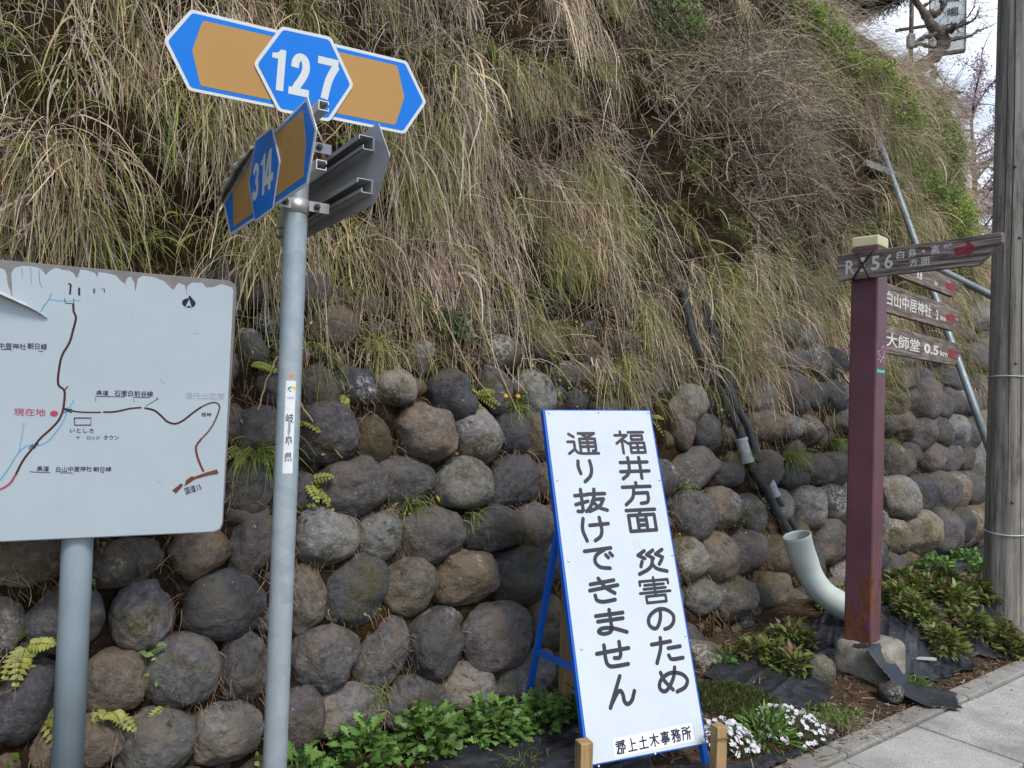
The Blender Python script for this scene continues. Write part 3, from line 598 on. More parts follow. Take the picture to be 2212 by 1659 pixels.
    # the twin seen from behind
    o = C - n3 * .150; fT = Frame(np.array([o[0], o[1], 2.2]), d, (0, 0, 1), -n3)
    Q = lambda u, v: fT.loc(u, v)
    pr = [Q(817, 265), Q(841.5, 329), Q(809, 439)]; x1 = -pr[0][0]; top, bot = pr[0][1], pr[2][1]; L0 = .98
    # fT.x runs away from the camera: the near end is at negative x
    xn, xt = pr[0][0], pr[1][0]; far = xn + L0
    w4 = [(xn, top), (xt, (top + bot) / 2), (xn, bot), (far, bot), (far + (xn - xt), (top + bot) / 2), (far, top)]
    m = MB(); m.prism(fT, round_poly(w4, .012), 0, .003); tag(m.build('arrow_panel', M_ALU, r, bevel=.0008), 'plain grey back of the third arrow panel')
    m = MB(); m.prism(fT, round_poly(inset(w4, .01), .01), .0032, .0040); m.build('blue_field', M_BLUE, r.children[-1])
    fTb = Frame(fT.o, -fT.x, fT.y, -fT.z)                                # facing the pole
    for y in (bot + .055, top - .06):
        m = MB(); t = .003
        for (a0, a1, b0, b1) in ((-.022, .022, 0, t), (.022 - t, .022, t, .050), (-.022, -.022 + t, t, .036), (.008, .022 - t, .050 - t, .050), (-.022, -.008, .036 - t, .036)):
            m.box(fTb, -(far - .05), -(xn + .028), y + a0, y + a1, b0, b1)
        m.build('mounting_rail', M_ALU, r)
    # clamps round the pole with their bolts, and the clamp tongues
    for zc in (2.13, 2.33):
        m = MB(); m.tube([(Cx, Cy, zc - .022), (Cx, Cy, zc + .022)], .0415, 28); cl = m.build('clamp_band', M_ALUL, r)
        fc = Frame(np.array([Cx, Cy, zc]), n3, -d, (0, 0, 1))
        m = MB(); m.box(fc, -.098, -.03, .040, .044, -.017, .017); m.build('clamp_tongue', M_ALU, cl); m = MB(); m.box(fc, .03, .070, .040, .044, -.017, .017); m.build('clamp_tongue', M_ALU, cl)
        for sx in (-.055, .05): m = MB(); m.tube([fc.w(np.array([sx, .030, 0.])), fc.w(np.array([sx, .062, 0.]))], .0065, 6); m.tube([fc.w(np.array([sx, .045, 0.])), fc.w(np.array([sx, .053, 0.]))], .011, 6); m.build('clamp_bolt', M_BOLT, cl)
    m = MB(); fa = Frame(np.array([Cx, Cy, 2.46]), f.x, f.y, f.z); dz = float((f.o - np.array([Cx, Cy, 2.46])) @ f.z) - .034
    m.box(fa, -.03, .03, -.02, .02, 0, dz); m.build('arm_bracket', M_ALU, r)
    # the prefecture sticker, wrapped round the front of the pole
    def wrap(z0, z1, a0, a1, rad, name, mat, parent, nseg=10):
        a = np.linspace(a0, a1, nseg); V = [(Cx + rad * math.sin(t), Cy - rad * math.cos(t), z) for z in (z0, z1) for t in a]
        F = [(i, i + 1, nseg + i + 1, nseg + i) for i in range(nseg - 1)]; o = mesh_np(name, V, F, mat, parent); return o
    zf = lambda v: at(620, v, Cy - .038)[2]; xf = lambda u, v: at(u, v, Cy - .036)[0]
    zt, zb = zf(822), zf(1023); ac = math.asin((xf(628, 840) - Cx) / .038) if abs((xf(628, 840) - Cx) / .038) < 1 else .25
    rot0 = Matrix.Rotation(0, 4, 'Z'); a0, a1 = ac - .43, ac + .43
    st = wrap(zb, zt, a0, a1, .0386, 'prefecture_sticker', plain('sticker_white', (.72, .74, .74), .4, 0, .5, .08, 40), r)
    fs = Frame(np.array([Cx + .0389 * math.sin(ac), Cy - .0389 * math.cos(ac), (zt + zb) / 2]), (math.cos(ac), math.sin(ac), 0), (0, 0, 1), (math.sin(ac), -math.cos(ac), 0)); Hh = zt - zb; W2 = .0165
    def onpole(mb):                                                      # bend flat lettering round the pole
        out = []
        for p_ in mb.v:
            p_ = np.array(p_); q_ = p_ - fs.o; x = q_ @ fs.x; z = q_ @ fs.z; a = ac + x / .0389; rr_ = .0389 + z; out.append((Cx + rr_ * math.sin(a), Cy - rr_ * math.cos(a), p_[2]))
        mb.v = out; return mb
    m = MB()
    for ch, fy in (('岐', .075), ('阜', -.165), ('県', -.345)): m.text(fs, ch, 0, Hh * (fy + .02), .025, .030, 0, .0004, 0, .01)
    onpole(m).build('lettering', M_NAVY, st)
    m = MB(); m.text(fs, 'GiFU', .001, Hh * .315, .022, .007, 0, .0004, 0, .0); onpole(m).build('lettering', plain('pale_blue_print', (.25, .30, .45), .4), st)
    def arc(cx, cy, r0, r1, t0, t1): return [(cx + r1 * math.cos(t), cy + r1 * math.sin(t)) for t in np.linspace(t0, t1, 8)] + [(cx + r0 * math.cos(t), cy + r0 * math.sin(t)) for t in np.linspace(t1, t0, 8)]
    cy_ = Hh * .40
    for poly, colr in ((arc(.001, cy_, .006, .011, 1.57, 3.2), (.01, .22, .10)), (arc(.001, cy_, .0, .0065, 3.6, 4.9), (.02, .22, .55)), ([(.001, cy_ + .0115), (.001, cy_ + .006), (.007, cy_ + .006), (.0105, cy_), (.0155, cy_), (.0155, cy_ + .0115)], (.75, .48, .01))):
        m = MB(); m.prism(fs, poly, 0, .0004); onpole(m).build('emblem', plain('emblem_print', colr, .4), st)
    m = MB(); m.prism(fs, [(-.004, Hh * .035), (.001, Hh * .10), (.004, Hh * .08), (.003, Hh * .0), (.0045, -Hh * .03), (.0, -Hh * .095), (-.005, -Hh * .07)], 0, .0006); onpole(m).build('torn_patch', M_GALV2, st)
    m = MB(); m.prism(fs, [(-.006, Hh * .57), (.005, Hh * .57), (.005, Hh * .53), (-.006, Hh * .53)], -.0003, .0003); tg = onpole(m).build('inspection_tag', plain('orange_sticker', (.75, .27, .02), .45), r)
    m = MB(); m.text(fs, '28', -.0005, Hh * .55, .004, .004, .0003, .0006); onpole(m).build('lettering', M_BLACK, tg)
road_sign()

# ------------------------------------------------------------------ the faded map board
def map_board():
    q = [(0, 563), (508, 609), (485, 1148), (0, 1170)]; f = quad_frame(q, .62); L_ = f.loc
    pc = L_(165, 1175); pw = f.w(np.array([pc[0], pc[1], 0.])) - f.z * .06; bz = float(garden_z(pw[0], pw[1]))
    r = empty('map_board', (pw[0], pw[1], bz), 'white metal road map board with peeling top edge on a grey pole', 'map board')
    m = MB(); m.tube([(pw[0], pw[1], bz - .03), (pw[0], pw[1], 1.0), (pw[0], pw[1], 1.75)], .0445, 28); m.build('pole', plain('painted_grey_steel', (.29, .365, .405), .42, .2, .5, .12, 5, .05), r)
    tl, tr, br, bl = L_(0, 563), L_(508, 609), L_(485, 1150), L_(0, 1171); x0 = tl[0] - .24; xr = (tr[0] + br[0]) / 2; y0 = bl[1]
    out = [(x0, y0), (xr, y0), (xr, 0.002), (x0, 0.002)]
    white = enamel('faded_white_enamel', (.47, .545, .59), .42, .12); under = plain('bare_grey_primer', (.23, .215, .21), .6, .1, .4, .2, 12)
    m = MB(); m.prism(f, round_poly(out, .035, 8), -.004, 0); b = m.build('board', under, r, bevel=.001)
    # the white film, eaten away along its upper edge (the outline is the photograph's)
    zq = lambda x, y: L_(x * .3907, 540 + y * .3907)                    # reading frame of the enlarged board
    edge = [(1290, 225), (1283, 207), (1225, 188), (1180, 205), (1140, 208), (1118, 182), (1060, 180), (1035, 200), (1030, 232), (1022, 195), (985, 182), (958, 222), (935, 200), (905, 172), (850, 150), (790, 142), (762, 158), (748, 232), (742, 180), (722, 145), (700, 160), (692, 190), (665, 168), (640, 140), (590, 128), (545, 122), (538, 150), (525, 128), (480, 112), (445, 108), (425, 160), (408, 130), (385, 115), (345, 110), (310, 98), (280, 112), (252, 138), (235, 112), (205, 95), (165, 90), (120, 88), (80, 100), (62, 130), (66, 190), (68, 268), (58, 225), (48, 205), (40, 170), (38, 140), (28, 112), (0, 98), (-60, 100), (-200, 96), (-330, 110), (-420, 105)]
    film = [(x0 + .004, y0 + .0035), (xr - .03, y0 + .0035), (xr - .010, y0 + .012), (xr - .0035, y0 + .035)] + [zq(*p) for p in edge]
    film = [(max(x0 + .004, min(xr - .0035, p[0])), p[1]) for p in film]
    m = MB(); m.prism(f, film, .0003, .0010); m.build('white_film', white, b)
    for pts, wd in (([(120, 95), (124, 150)], .0012), ([(168, 95), (174, 185)], .0012), ([(215, 110), (220, 180), (234, 210)], .0016), ([(63, 190), (67, 270)], .002), ([(1030, 225), (1034, 245)], .0015), ([(735, 355), (738, 368)], .001), ([(885, 712), (908, 740)], .0008), ([(1080, 460), (1098, 462)], .001), ([(870, 1282), (893, 1283)], .001)):
        m = MB(); m.stroke(f, [zq(*p) for p in pts], wd, .0011, .0015); m.build('crack', under, b)
    # loose film curling away on the left
    tear = np.array([zq(*p) for p in [(260, 380), (215, 352), (160, 325), (100, 300), (40, 275), (-30, 248), (-120, 222)]]); tp = smooth_path(tear, 6); k = len(tp); V = []
    td = nrm(np.gradient(tp, axis=0)); nd = np.stack([-td[:, 1], td[:, 0]], 1); nd = nd * np.sign(-nd[:, 1:2]); nr = 9
    for i in range(k):
        wd = .002 + .034 * (i / (k - 1)) ** .7
        for j in range(nr):
            a = j / (nr - 1) * 2.5; V.append((tp[i][0] - nd[i][0] * wd * .55 * math.sin(a), tp[i][1] - nd[i][1] * wd * .55 * math.sin(a), .0014 + wd * .55 * (1 - math.cos(a))))
    m = MB(); m.add(f.w(np.array(V)), [(i * nr + j, i * nr + j + 1, (i + 1) * nr + j + 1, (i + 1) * nr + j) for i in range(k - 1) for j in range(nr - 1)], 0, True)
    m.build('curled_film', plain('film_back', (.42, .43, .41), .5, 0, .5, .3, 30), b).modifiers.new('thickness', 'SOLIDIFY').thickness = .0008
    road = plain('map_road_brown', (.075, .022, .018), .45); rust = plain('map_road_rust', (.17, .055, .025), .5); pink = plain('map_road_pink', (.42, .07, .12), .45); riv = plain('map_river_blue', (.13, .40, .58), .45)
    def line(name, pts, w, mat, z=.0015, n=7): m = MB(); m.stroke(f, smooth_path([zq(*p) for p in pts], n) if n > 1 else [zq(*p) for p in pts], w, .0010, z); return m.build(name, mat, b)
    S_ = np.linalg.norm(np.array(zq(100, 0)) - np.array(zq(0, 0))) / 100
    line('map_river', [(285, 237), (272, 270), (240, 315), (222, 350), (219, 362)], 7 * S_, riv, .0013); line('map_river', [(272, 272), (330, 281), (390, 281), (447, 278)], 6 * S_, riv, .0013)
    line('map_river', [(410, 830), (375, 890), (345, 955), (300, 1020), (255, 1065), (205, 1082), (150, 1083), (100, 1125), (40, 1220), (-10, 1285)], 9 * S_, riv, .0013); line('map_river', [(134, 953), (120, 1040), (104, 1122)], 6 * S_, riv, .0013)
    line('map_road', [(405, 296), (408, 340), (420, 375), (405, 440), (385, 510), (345, 580), (328, 650), (322, 740), (355, 775), (357, 820), (348, 885), (325, 940), (280, 990), (225, 1040), (185, 1090), (130, 1160), (88, 1240)], 14 * S_, road)
    line('map_road', [(357, 268), (362, 293), (406, 297)], 5 * S_, road, .0016, 1); line('map_road', [(407, 268), (408, 296)], 4 * S_, road, .0016, 1); line('map_road', [(358, 775), (376, 752)], 7 * S_, road, .0016, 1)
    line('map_road', [(88, 1240), (60, 1285), (20, 1315), (-20, 1330)], 15 * S_, pink)
    line('map_road', [(350, 880), (440, 895), (520, 897), (558, 897)], 10 * S_, road, .0017); line('map_road', [(570, 896), (640, 893), (720, 876), (782, 871)], 12 * S_, road, .0017)
    line('map_road', [(798, 873), (850, 885), (890, 915), (925, 948), (970, 960), (1015, 940), (1060, 905), (1112, 868)], 14 * S_, road, .0017)
    line('map_road', [(1112, 868), (1150, 850), (1185, 842), (1212, 858), (1208, 895), (1180, 960), (1150, 1005), (1112, 1045)], 11 * S_, plain('map_road_worn', (.13, .07, .065), .5), .0019)
    line('map_road', [(1112, 1045), (1085, 1085), (1088, 1130), (1105, 1180), (1125, 1225)], 16 * S_, rust, .0017)
    for pts in ([(952, 1328), (1000, 1290), (1012, 1296), (1006, 1310), (972, 1346)], [(1020, 1306), (1028, 1272), (1060, 1250), (1075, 1253), (1130, 1232), (1200, 1212), (1209, 1236), (1150, 1246), (1080, 1266)]):
        m = MB(); m.prism(f, [zq(*p) for p in pts], .0010, .0020); m.build('map_highway', rust, b)
    blk = plain('map_black', (.02, .02, .035), .45)
    for pts, w in (([(355, 872), (375, 882), (400, 880)], 5), ([(352, 900), (370, 888), (398, 898)], 5), ([(372, 870), (388, 898)], 4), ([(160, 1098), (178, 1080), (180, 1072)], 6), ([(190, 1098), (200, 1078), (212, 1070)], 6), ([(530, 835), (528, 808), (692, 811)], 3), ([(742, 840), (738, 813), (830, 815)], 3), ([(806, 862), (876, 820), (862, 818)], 3),
                   ([(8, 548), (62, 549), (62, 560)], 3.5), ([(214, 559), (240, 559)], 3), ([(165, 1222), (178, 1226), (280, 1230)], 3), ([(330, 1231), (398, 1231), (400, 1240)], 3), ([(558, 1229), (575, 1229)], 3), ([(378, 184), (392, 190), (387, 245)], 11), ([(438, 208), (438, 250)], 12), ([(412, 928), (503, 928), (503, 967), (413, 967), (412, 926)], 7)):
        line('map_mark', pts, w * S_, blk, .0021, 1)
    m = MB()
    def wr(txt, xa, xb, ya, yb, rot=0.0, mb=None):
        a, b_ = zq(xa, (ya + yb) / 2), zq(xb, (ya + yb) / 2); c, d = zq((xa + xb) / 2, ya), zq((xa + xb) / 2, yb); (mb or m).text(f, txt, (a[0] + b_[0]) / 2, (c[1] + d[1]) / 2, b_[0] - a[0], c[1] - d[1], .0010, .0018, 0, .006, rot)
    wr('中居神社', -8, 145, 515, 548); wr('朝日線', 152, 260, 515, 550); wr('県道', 532, 600, 776, 803); wr('石徹白前谷線', 632, 847, 777, 809); wr('県道', 203, 272, 1194, 1223); wr('白山中居神社', 310, 508, 1196, 1226); wr('朝日線', 516, 616, 1198, 1224)
    wr('いとしろ', 386, 518, 986, 1010); wr('ヤ', 422, 440, 1028, 1046); wr('ロッジ', 482, 552, 1028, 1048); wr('タウン', 572, 658, 1024, 1049); wr('桧峠', 1113, 1168, 897, 921); wr('8', 515, 527, 212, 240); wr('L', 562, 580, 214, 234, 3.14)
    m.build('lettering', blk, b)
    m = MB(); wr('現在地', 77, 253, 875, 917, 0, m); m.build('lettering', pink, b)
    m = MB(); wr('通行止区間', 1020, 1240, 788, 824, 0, m); m.build('lettering', plain('faded_print', (.42, .44, .46), .45), b)
    m = MB(); wr('国道15', 1022, 1112, 1300, 1340, .32, m); m.build('lettering', blk, b)
    cx, cy = zq(299, 903); m = MB(); m.prism(f, [(cx + 24 * S_ * math.cos(t), cy + 20 * S_ * math.sin(t)) for t in np.linspace(0, 2 * math.pi, 24, endpoint=False)], .0010, .0024); m.build('map_marker', pink, b)
    cx, cy = zq(1044, 293); m = MB(); m.prism(f, [(cx + 45 * S_ * math.cos(t), cy + 34 * S_ * math.sin(t)) for t in np.linspace(0, 2 * math.pi, 28, endpoint=False)], .0010, .0016); m.prism(f, [zq(*p) for p in [(1040, 262), (1048, 250), (1066, 270), (1060, 285)]], .0010, .0018); cpm = m.build('compass_mark', blk, b)
    m = MB(); m.prism(f, [zq(*p) for p in [(1046, 272), (1060, 320), (1044, 306), (1022, 322)]], .0018, .0024); m.build('compass_arrow', white, cpm)
map_board()

# ------------------------------------------------------------------ the folding warning board
M_FRAME = enamel('blue_painted_steel', (.006, .125, .60), .4, .12); M_WOOD = None
def standing_sign():
    q = [(1173, 884), (1406, 885), (1544, 1605), (1287, 1654)]; f = quad_frame(q, .55); H_ = -f.loc(1287, 1654)[1]
    gz = .05; r = empty('standing_sign', f.w(np.array([.27, -H_ - .1, 0.])) * np.array([1, 1, 0]) + np.array([0, 0, gz]), 'tall white warning board with black Japanese text on a blue folding frame', 'standing sign')
    xa = unit([f.x[0], f.x[1], 0]); back = np.array([-xa[1], xa[0], 0])
    foot_l = (H_ * f.y[2] * 0 + (f.o[2] - gz)) / f.y[2]
    m = MB()
    for x in (0.0, .55 - .025): m.box(f, x, x + .025, -foot_l, 0, -.034, -.004, 0, .002)
    for y in (-.025, -H_ * .5, -H_): m.box(f, .0252, .5248, y, y + .025, -.033, -.005, 0, .002)
    m.build('frame', M_FRAME, r)
    gp = enamel('white_signboard', (.55, .60, .64), .28, .10)
    m = MB(); m.box(f, .009, .541, -H_ + .006, -.006, -.0035, 0, 0, .0008); pnl = m.build('panel', gp, r)
    for x in (.0, .525):
        top = f.w(np.array([x + .0125, -.53, -.034])); ft = ground_pt(1137, 1532, gz + .03) + f.x * (x + .0) * np.array([1, 1, 0])
        dl = unit(top - ft); fl = Frame(ft, xa, dl, np.cross(xa, dl)); m = MB(); m.box(fl, -.0125, .0125, -.03, np.linalg.norm(top - ft), -.013, .013, 0, .002); m.build('rear_leg', M_FRAME, r)
        a = f.w(np.array([x + .0125, -1.075, -.03])); tt = (a[2] - .06 - ft[2]) / dl[2]; b = ft + dl * tt; db = unit(b - a); fb = Frame(a, db, unit(np.cross(xa, db)) * -1, xa)
        m = MB(); m.box(fb, 0, np.linalg.norm(b - a), -.0125, .0125, -.011, .011, 0, .002); m.build('side_brace', M_FRAME, r)
    z3 = lambda x, y: (1107 + x * .2441, 864 + y * .2441); z4 = lambda x, y: (1107 + x * .2513, 1242 + y * .2513)
    right = [('福', z3(1040, 375)), ('井', z3(1078, 600)), ('方', z3(1105, 828)), ('面', z3(1147, 1062)), ('災', z3(1230, 1432)), ('害', z4(1225, 130)), ('の', z4(1277, 382)), ('た', z4(1330, 640)), ('め', z4(1378, 903))]
    left = [('通', z3(620, 385)), ('り', z3(645, 630)), ('抜', z3(688, 887)), ('け', z3(730, 1142)), ('で', z3(768, 1405)), ('き', z4(785, 130)), ('ま', z4(845, 405)), ('せ', z4(868, 690)), ('ん', z4(935, 998))]
    wd = {'り': (.094, .102), 'の': (.128, .100), 'ん': (.122, .118), 'で': (.128, .100), 'け': (.128, .106)}
    lt = G('sign_lettering', .42, 0, .5); lt.base(lt.ramp(lt.noise(6, 4, .6), [(.35, (.012, .019, .022)), (.65, (.028, .020, .030))]))
    for col_, nm in ((right, 0), (left, 1)):
        m = MB()
        for ch, (u, v) in col_:
            x, y = f.loc(u, v); w_, h_ = wd.get(ch, (.140, .104)); draw_glyph(m, f, ch, x, y, w_ * 1.22, h_ * 1.13, .0002, {'害': .0125, '通': .0135, '福': .0135}.get(ch, .0168))
        m.build('lettering', lt.m, pnl)
    a, b, c, d = [f.loc(*z4(*p)) for p in [(860, 1412), (1540, 1272), (1560, 1425), (880, 1575)]]
    m = MB(); m.prism(f, round_poly([a, b, c, d], .006), .0003, .0009); lb = m.build('office_sticker', plain('label_white', (.78, .80, .82), .35, 0, .5, .03), pnl)
    rot = math.atan2(b[1] - a[1], b[0] - a[0]); cc = np.mean([a, b, c, d], axis=0); m = MB(); lw = np.hypot(b[0] - a[0], b[1] - a[1]) / 7.25
    for i, ch in enumerate('郡上土木事務所'): draw_glyph(m, f, ch, cc[0] + (i - 3) * lw * math.cos(rot), cc[1] + (i - 3) * lw * math.sin(rot), lw * .93, (a[1] - d[1]) * .80, .0010, .0058, 0, rot)
    m.build('lettering', plain('dark_print', (.012, .016, .04), .4), lb)
    rv = plain('rivet_zinc', (.55, .56, .57), .3, .8)
    for p in [z3(320, 110), z3(760, 108), z3(1208, 112), z3(396, 710), z3(1320, 708), z3(497, 1427), z3(1440, 1370), z4(593, 637), z4(1540, 517), z4(742, 1645), z4(1227, 1538), z4(1711, 1420)]:
        x, y = f.loc(*p); x = min(max(x, .018), .532); V, F = ico(2); m = MB(); m.add(f.w(np.array([x, y, .0005]) + V * np.array([.0055, .0055, .003])), [tuple(t) for t in F], 0, True); m.build('rivet', rv, pnl)
    gh = plain('tape_ghost', (.52, .56, .585), .38, 0, .5, .05)
    for pts in ([(780, 390), (860, 390), (880, 425), (790, 425)], [(770, 480), (840, 478), (870, 512), (760, 514)], [(1045, 1175), (1105, 1165), (1140, 1310), (1080, 1325)]):
        m = MB(); m.prism(f, [f.loc(*z3(*p)) for p in pts], .0002, .00035); m.build('tape_mark', gh, pnl)
    return f
F_SIGN = standing_sign()

def wood(name, a, b, grain=(60, 60, 3)):
    g = G(name, .75, 0, .25); n_ = g.noise(1.0, 6, .65, g.map(grain), .4); c = g.ramp(n_, [(.3, a), (.7, b)]); c = g.mix(g.ramp(g.noise(4, 4), [(.5, 0), (.75, .5)]), c, tuple(x * .55 for x in a)); g.base(c); g.bump(n_, .4, .004); return g.m
def stakes():
    wm = wood('sawn_softwood', (.20, .125, .055), (.44, .30, .145))
    for (u, v, Y, hw, lab, cut) in ((1262, 1600, 2.93, .026, 'short sawn timber stake at the lower left corner of the warning board', 0), (1553, 1566, 3.10, .024, 'short sawn timber stake at the lower right corner of the warning board', 0), (1229, 1225, 3.52, .024, 'tall sawn timber stake behind the warning board beside the blue rear leg', 0)):
        p = at(u, v, Y); z0 = float(garden_z(p[0], p[1])) - .06; xa = unit([F_SIGN.x[0], F_SIGN.x[1], 0]); fr = Frame(np.array([p[0], p[1], 0]), xa, np.array([-xa[1], xa[0], 0]), (0, 0, 1))
        m = MB(); m.box(fr, -hw, hw, -hw, hw, z0, p[2], 0, .003); tag(m.build('timber_stake', wm), lab, 'stake', 'timber stakes bracing the warning board')
    wi = plain('rusty_wire', (.12, .045, .025), .7, .4)
    p = at(1553, 1590, 3.10); m = MB(); xa = unit([F_SIGN.x[0], F_SIGN.x[1], 0]); yb = np.array([-xa[1], xa[0], 0])
    lp = [p + xa * a + yb * b + np.array([0, 0, c]) for a, b, c in ((-.065, -.03, 0), (-.02, -.032, .003), (.028, -.030, .0), (.031, .0, -.003), (.03, .03, 0), (-.03, .03, .004), (-.065, .01, .003), (-.066, -.028, .001))]
    m.tube(smooth_path(lp, 5), .0022, 6); tl = [p + xa * .03 + yb * -.03, p + xa * .05 + yb * -.045 + np.array([0, 0, .012]), p + xa * .062 + yb * -.05 + np.array([0, 0, -.03]), p + xa * .045 + yb * -.045 + np.array([0, 0, -.09])]; m.tube(smooth_path(tl, 5), .002, 6)
    tag(m.build('tie_wire', wi), 'rusty tie wire round the lower right stake and the board frame', 'wire')
    p = at(1240, 1472, 3.50); m = MB(); lp = [p + xa * a + yb * b + np.array([0, 0, c]) for a, b, c in ((-.03, -.055, -.01), (.025, -.05, .012), (.03, .0, .0), (.028, .03, -.004), (-.03, .03, 0), (-.032, -.02, -.008), (-.03, -.055, -.01))]
    m.tube(smooth_path(lp, 5), .002, 6); tag(m.build('tie_wire', wi), 'rusty tie wire holding the blue side brace to the tall rear stake', 'wire')
stakes()
# ------------------------------------------------------------------ the trail signpost
def weathered_wood(name, a=(.045, .036, .030), b=(.20, .17, .15)):
    g = G(name, .85, 0, .2); q = g.n('ShaderNodeUVMap'); g.put(g.n('ShaderNodeMapping').inputs[0], q.outputs[0])
    mp = g.n('ShaderNodeMapping'); g.put(mp.inputs[0], q.outputs[0]); mp.inputs['Scale'].default_value = (3.0, 26, 1)
    n_ = g.noise(1.0, 7, .65, mp.outputs[0], 1.6); mp2 = g.n('ShaderNodeMapping'); g.put(mp2.inputs[0], q.outputs[0]); mp2.inputs['Scale'].default_value = (2.0, 70, 1); n2 = g.noise(1.0, 5, .6, mp2.outputs[0], .6)
    c = g.ramp(n_, [(.33, a), (.5, tuple((x + y) * .42 for x, y in zip(a, b))), (.66, b)]); c = g.mix(g.ramp(n2, [(.38, .85), (.5, 0)]), c, tuple(x * .5 for x in a))
    g.base(c); g.bump(g.math('ADD', n_, n2), .55, .004); return g.m
def finger(fr, x0, x1, y0, y1, tipx, tilt, th, name, mat, parent, blunt=.88):
    """a board with one slanted end; UVs run along its grain"""
    poly = [(x0, y0), (x1, y0), (tipx, y0 + (y1 - y0) * blunt), (tipx, y1), (x0, y1)] if tilt else [(x0, y0), (x1, y0), (tipx, y0 + (y1 - y0) * .82), (x1 + (tipx - x1) * .96, y1), (x0, y1)]
    m = MB(); m.prism(fr, poly, -th, 0); o = m.build(name, mat, parent); me = o.data; uv = me.uv_layers.new(name='grain')
    for lp in me.loops:
        p = np.array(me.vertices[lp.vertex_index].co) - fr.o; uv.data[lp.index].uv = (p @ fr.x + p @ fr.z * 2, p @ fr.y + p @ fr.z * 3 + fr.o[2] * 1.7)
    b = o.modifiers.new('bevel', 'BEVEL'); b.width = .003; b.segments = 2; b.limit_method = 'ANGLE'; return o
def signpost():
    Y0 = 4.32; pc = at(1868, 1388, Y0); zb = pc[2]; zt = at(1880, 508, Y0)[2]
    e2 = unit([.70, -.71, 0]); e1 = unit([.71, .70, 0])               # left face direction, right face direction
    W_ = .150; ctr = np.array([pc[0], pc[1], 0]) + (-e2 * W_ / 2 + e1 * W_ / 2) + e2 * .036 - e1 * .010
    FP = Frame(np.array([ctr[0], ctr[1], 0]), e1, -e2, (0, 0, 1)); h = W_ / 2
    r = empty('trail_signpost', (ctr[0], ctr[1], zb - .2), 'maroon square steel post with cream top and four wooden arrow boards', 'signpost')
    g = G('maroon_paint', .42, 0, .45); z_ = g.xyz(2); nz = g.noise(4.5, 6, .65)
    c = g.mix(1.0, (.115, .046, .060), g.ramp(g.noise(5, 5), [(.3, .85), (.7, 1.15)]), 'MULTIPLY')
    c = g.mix(g.ramp(g.noise(1.0, 5, .7, g.map((40, 40, 2.0))), [(.62, 0), (.8, .25)]), c, (.16, .09, .09))
    rust = g.ramp(g.noise(12, 6, .7), [(.3, (.075, .024, .012)), (.7, (.17, .055, .026))])
    fac = g.math('ADD', g.math('MULTIPLY', g.math('SUBTRACT', 1.16, z_), 1.2), g.math('MULTIPLY', g.math('SUBTRACT', g.noise(1.3, 5, .6, g.map((3, 3, 1))), .62), 5.0)); fr_ = g.ramp(fac, [(.47, 0), (.50, 1)])
    c = g.mix(fr_, c, rust); c = g.mix(g.ramp(g.noise(38, 3, .6), [(.755, 0), (.77, 1)]), c, (.16, .065, .04)); g.base(c)
    g.rough(g.mix(fr_, (.40,) * 3, (.7,) * 3)); g.bump(g.math('ADD', g.math('MULTIPLY', fr_, -.6), g.math('MULTIPLY', g.noise(60, 4), .3)), .5, .004)
    m = MB(); m.box(FP, -h, h, -h, h, zb - .01, zt - .062, 0, .009); m.build('post', g.m, r)
    m = MB(); m.box(FP, -h - .001, h + .001, -h - .001, h + .001, zt - .061, zt, 0, .009); m.build('post_cap', enamel('cream_paint', (.62, .57, .36), .45, .2), r)
    # concrete footing
    gc = G('footing_concrete', .92, 0, .2); c = gc.ramp(gc.noise(9, 7, .7), [(.3, (.12, .105, .085)), (.55, (.27, .25, .21)), (.75, (.36, .34, .30))]); c = gc.mix(gc.ramp(gc.noise(5, 6, .7), [(.55, 0), (.65, .8)]), c, (.07, .06, .045)); c = gc.mix(gc.ramp(gc.voro(70), [(0, 1), (.22, 0)]), c, (.10, .09, .085)); gc.base(c); gc.bump(gc.noise(45, 6, .75), .8, .012)
    bm = bmesh.new(); bmesh.ops.create_cube(bm, size=1); bmesh.ops.subdivide_edges(bm, edges=bm.edges[:], cuts=14, use_grid_fill=True); bm.verts.index_update()
    V = np.array([v.co for v in bm.verts]); F = [[v.index for v in f.verts] for f in bm.faces]; bm.free(); hf = .150
    V = V * np.array([2 * hf, 2 * hf, .34]); rr_ = np.linalg.norm(V / np.array([hf, hf, .17]), ord=6, axis=1); V = V / np.maximum(1, rr_ * .985)[:, None]; V = V + nrm(V) * (fbm(V * 22 + 3, 3) * .006 + fbm(V * 6, 2) * .008)[:, None]
    V[:, :2] *= (1 + (.17 - V[:, 2:3]) * .25); mb = MB(); mb.add(Frame(np.array([ctr[0], ctr[1], zb - .165]) + e2 * .030 + e1 * .035, e1, -e2, (0, 0, 1)).w(V), F, 0, True); mb.build('concrete_footing', gc.m, r)
    wd = weathered_wood('weathered_board', (.085, .064, .054), (.46, .385, .335)); wd2 = weathered_wood('greyed_board', (.10, .074, .062), (.34, .28, .245))
    wp = plain('worn_white_paint', (.60, .59, .56), .7, 0, .3, .25, 60); rp = plain('faded_red_paint', (.27, .035, .05), .6, 0, .3, .3, 40); wire = plain('rusty_brown_wire', (.045, .024, .018), .7, .3); zz = lambda x, y: (1782 + x * .2018, 475 + y * .2018)
    # lower three boards hang on the right face and point along the road
    f1 = Frame(FP.o + e2 * .030, e1, (0, 0, 1), e2)        # front faces of the lower boards
    def L1(x, y): return f1.loc(*zz(x, y))
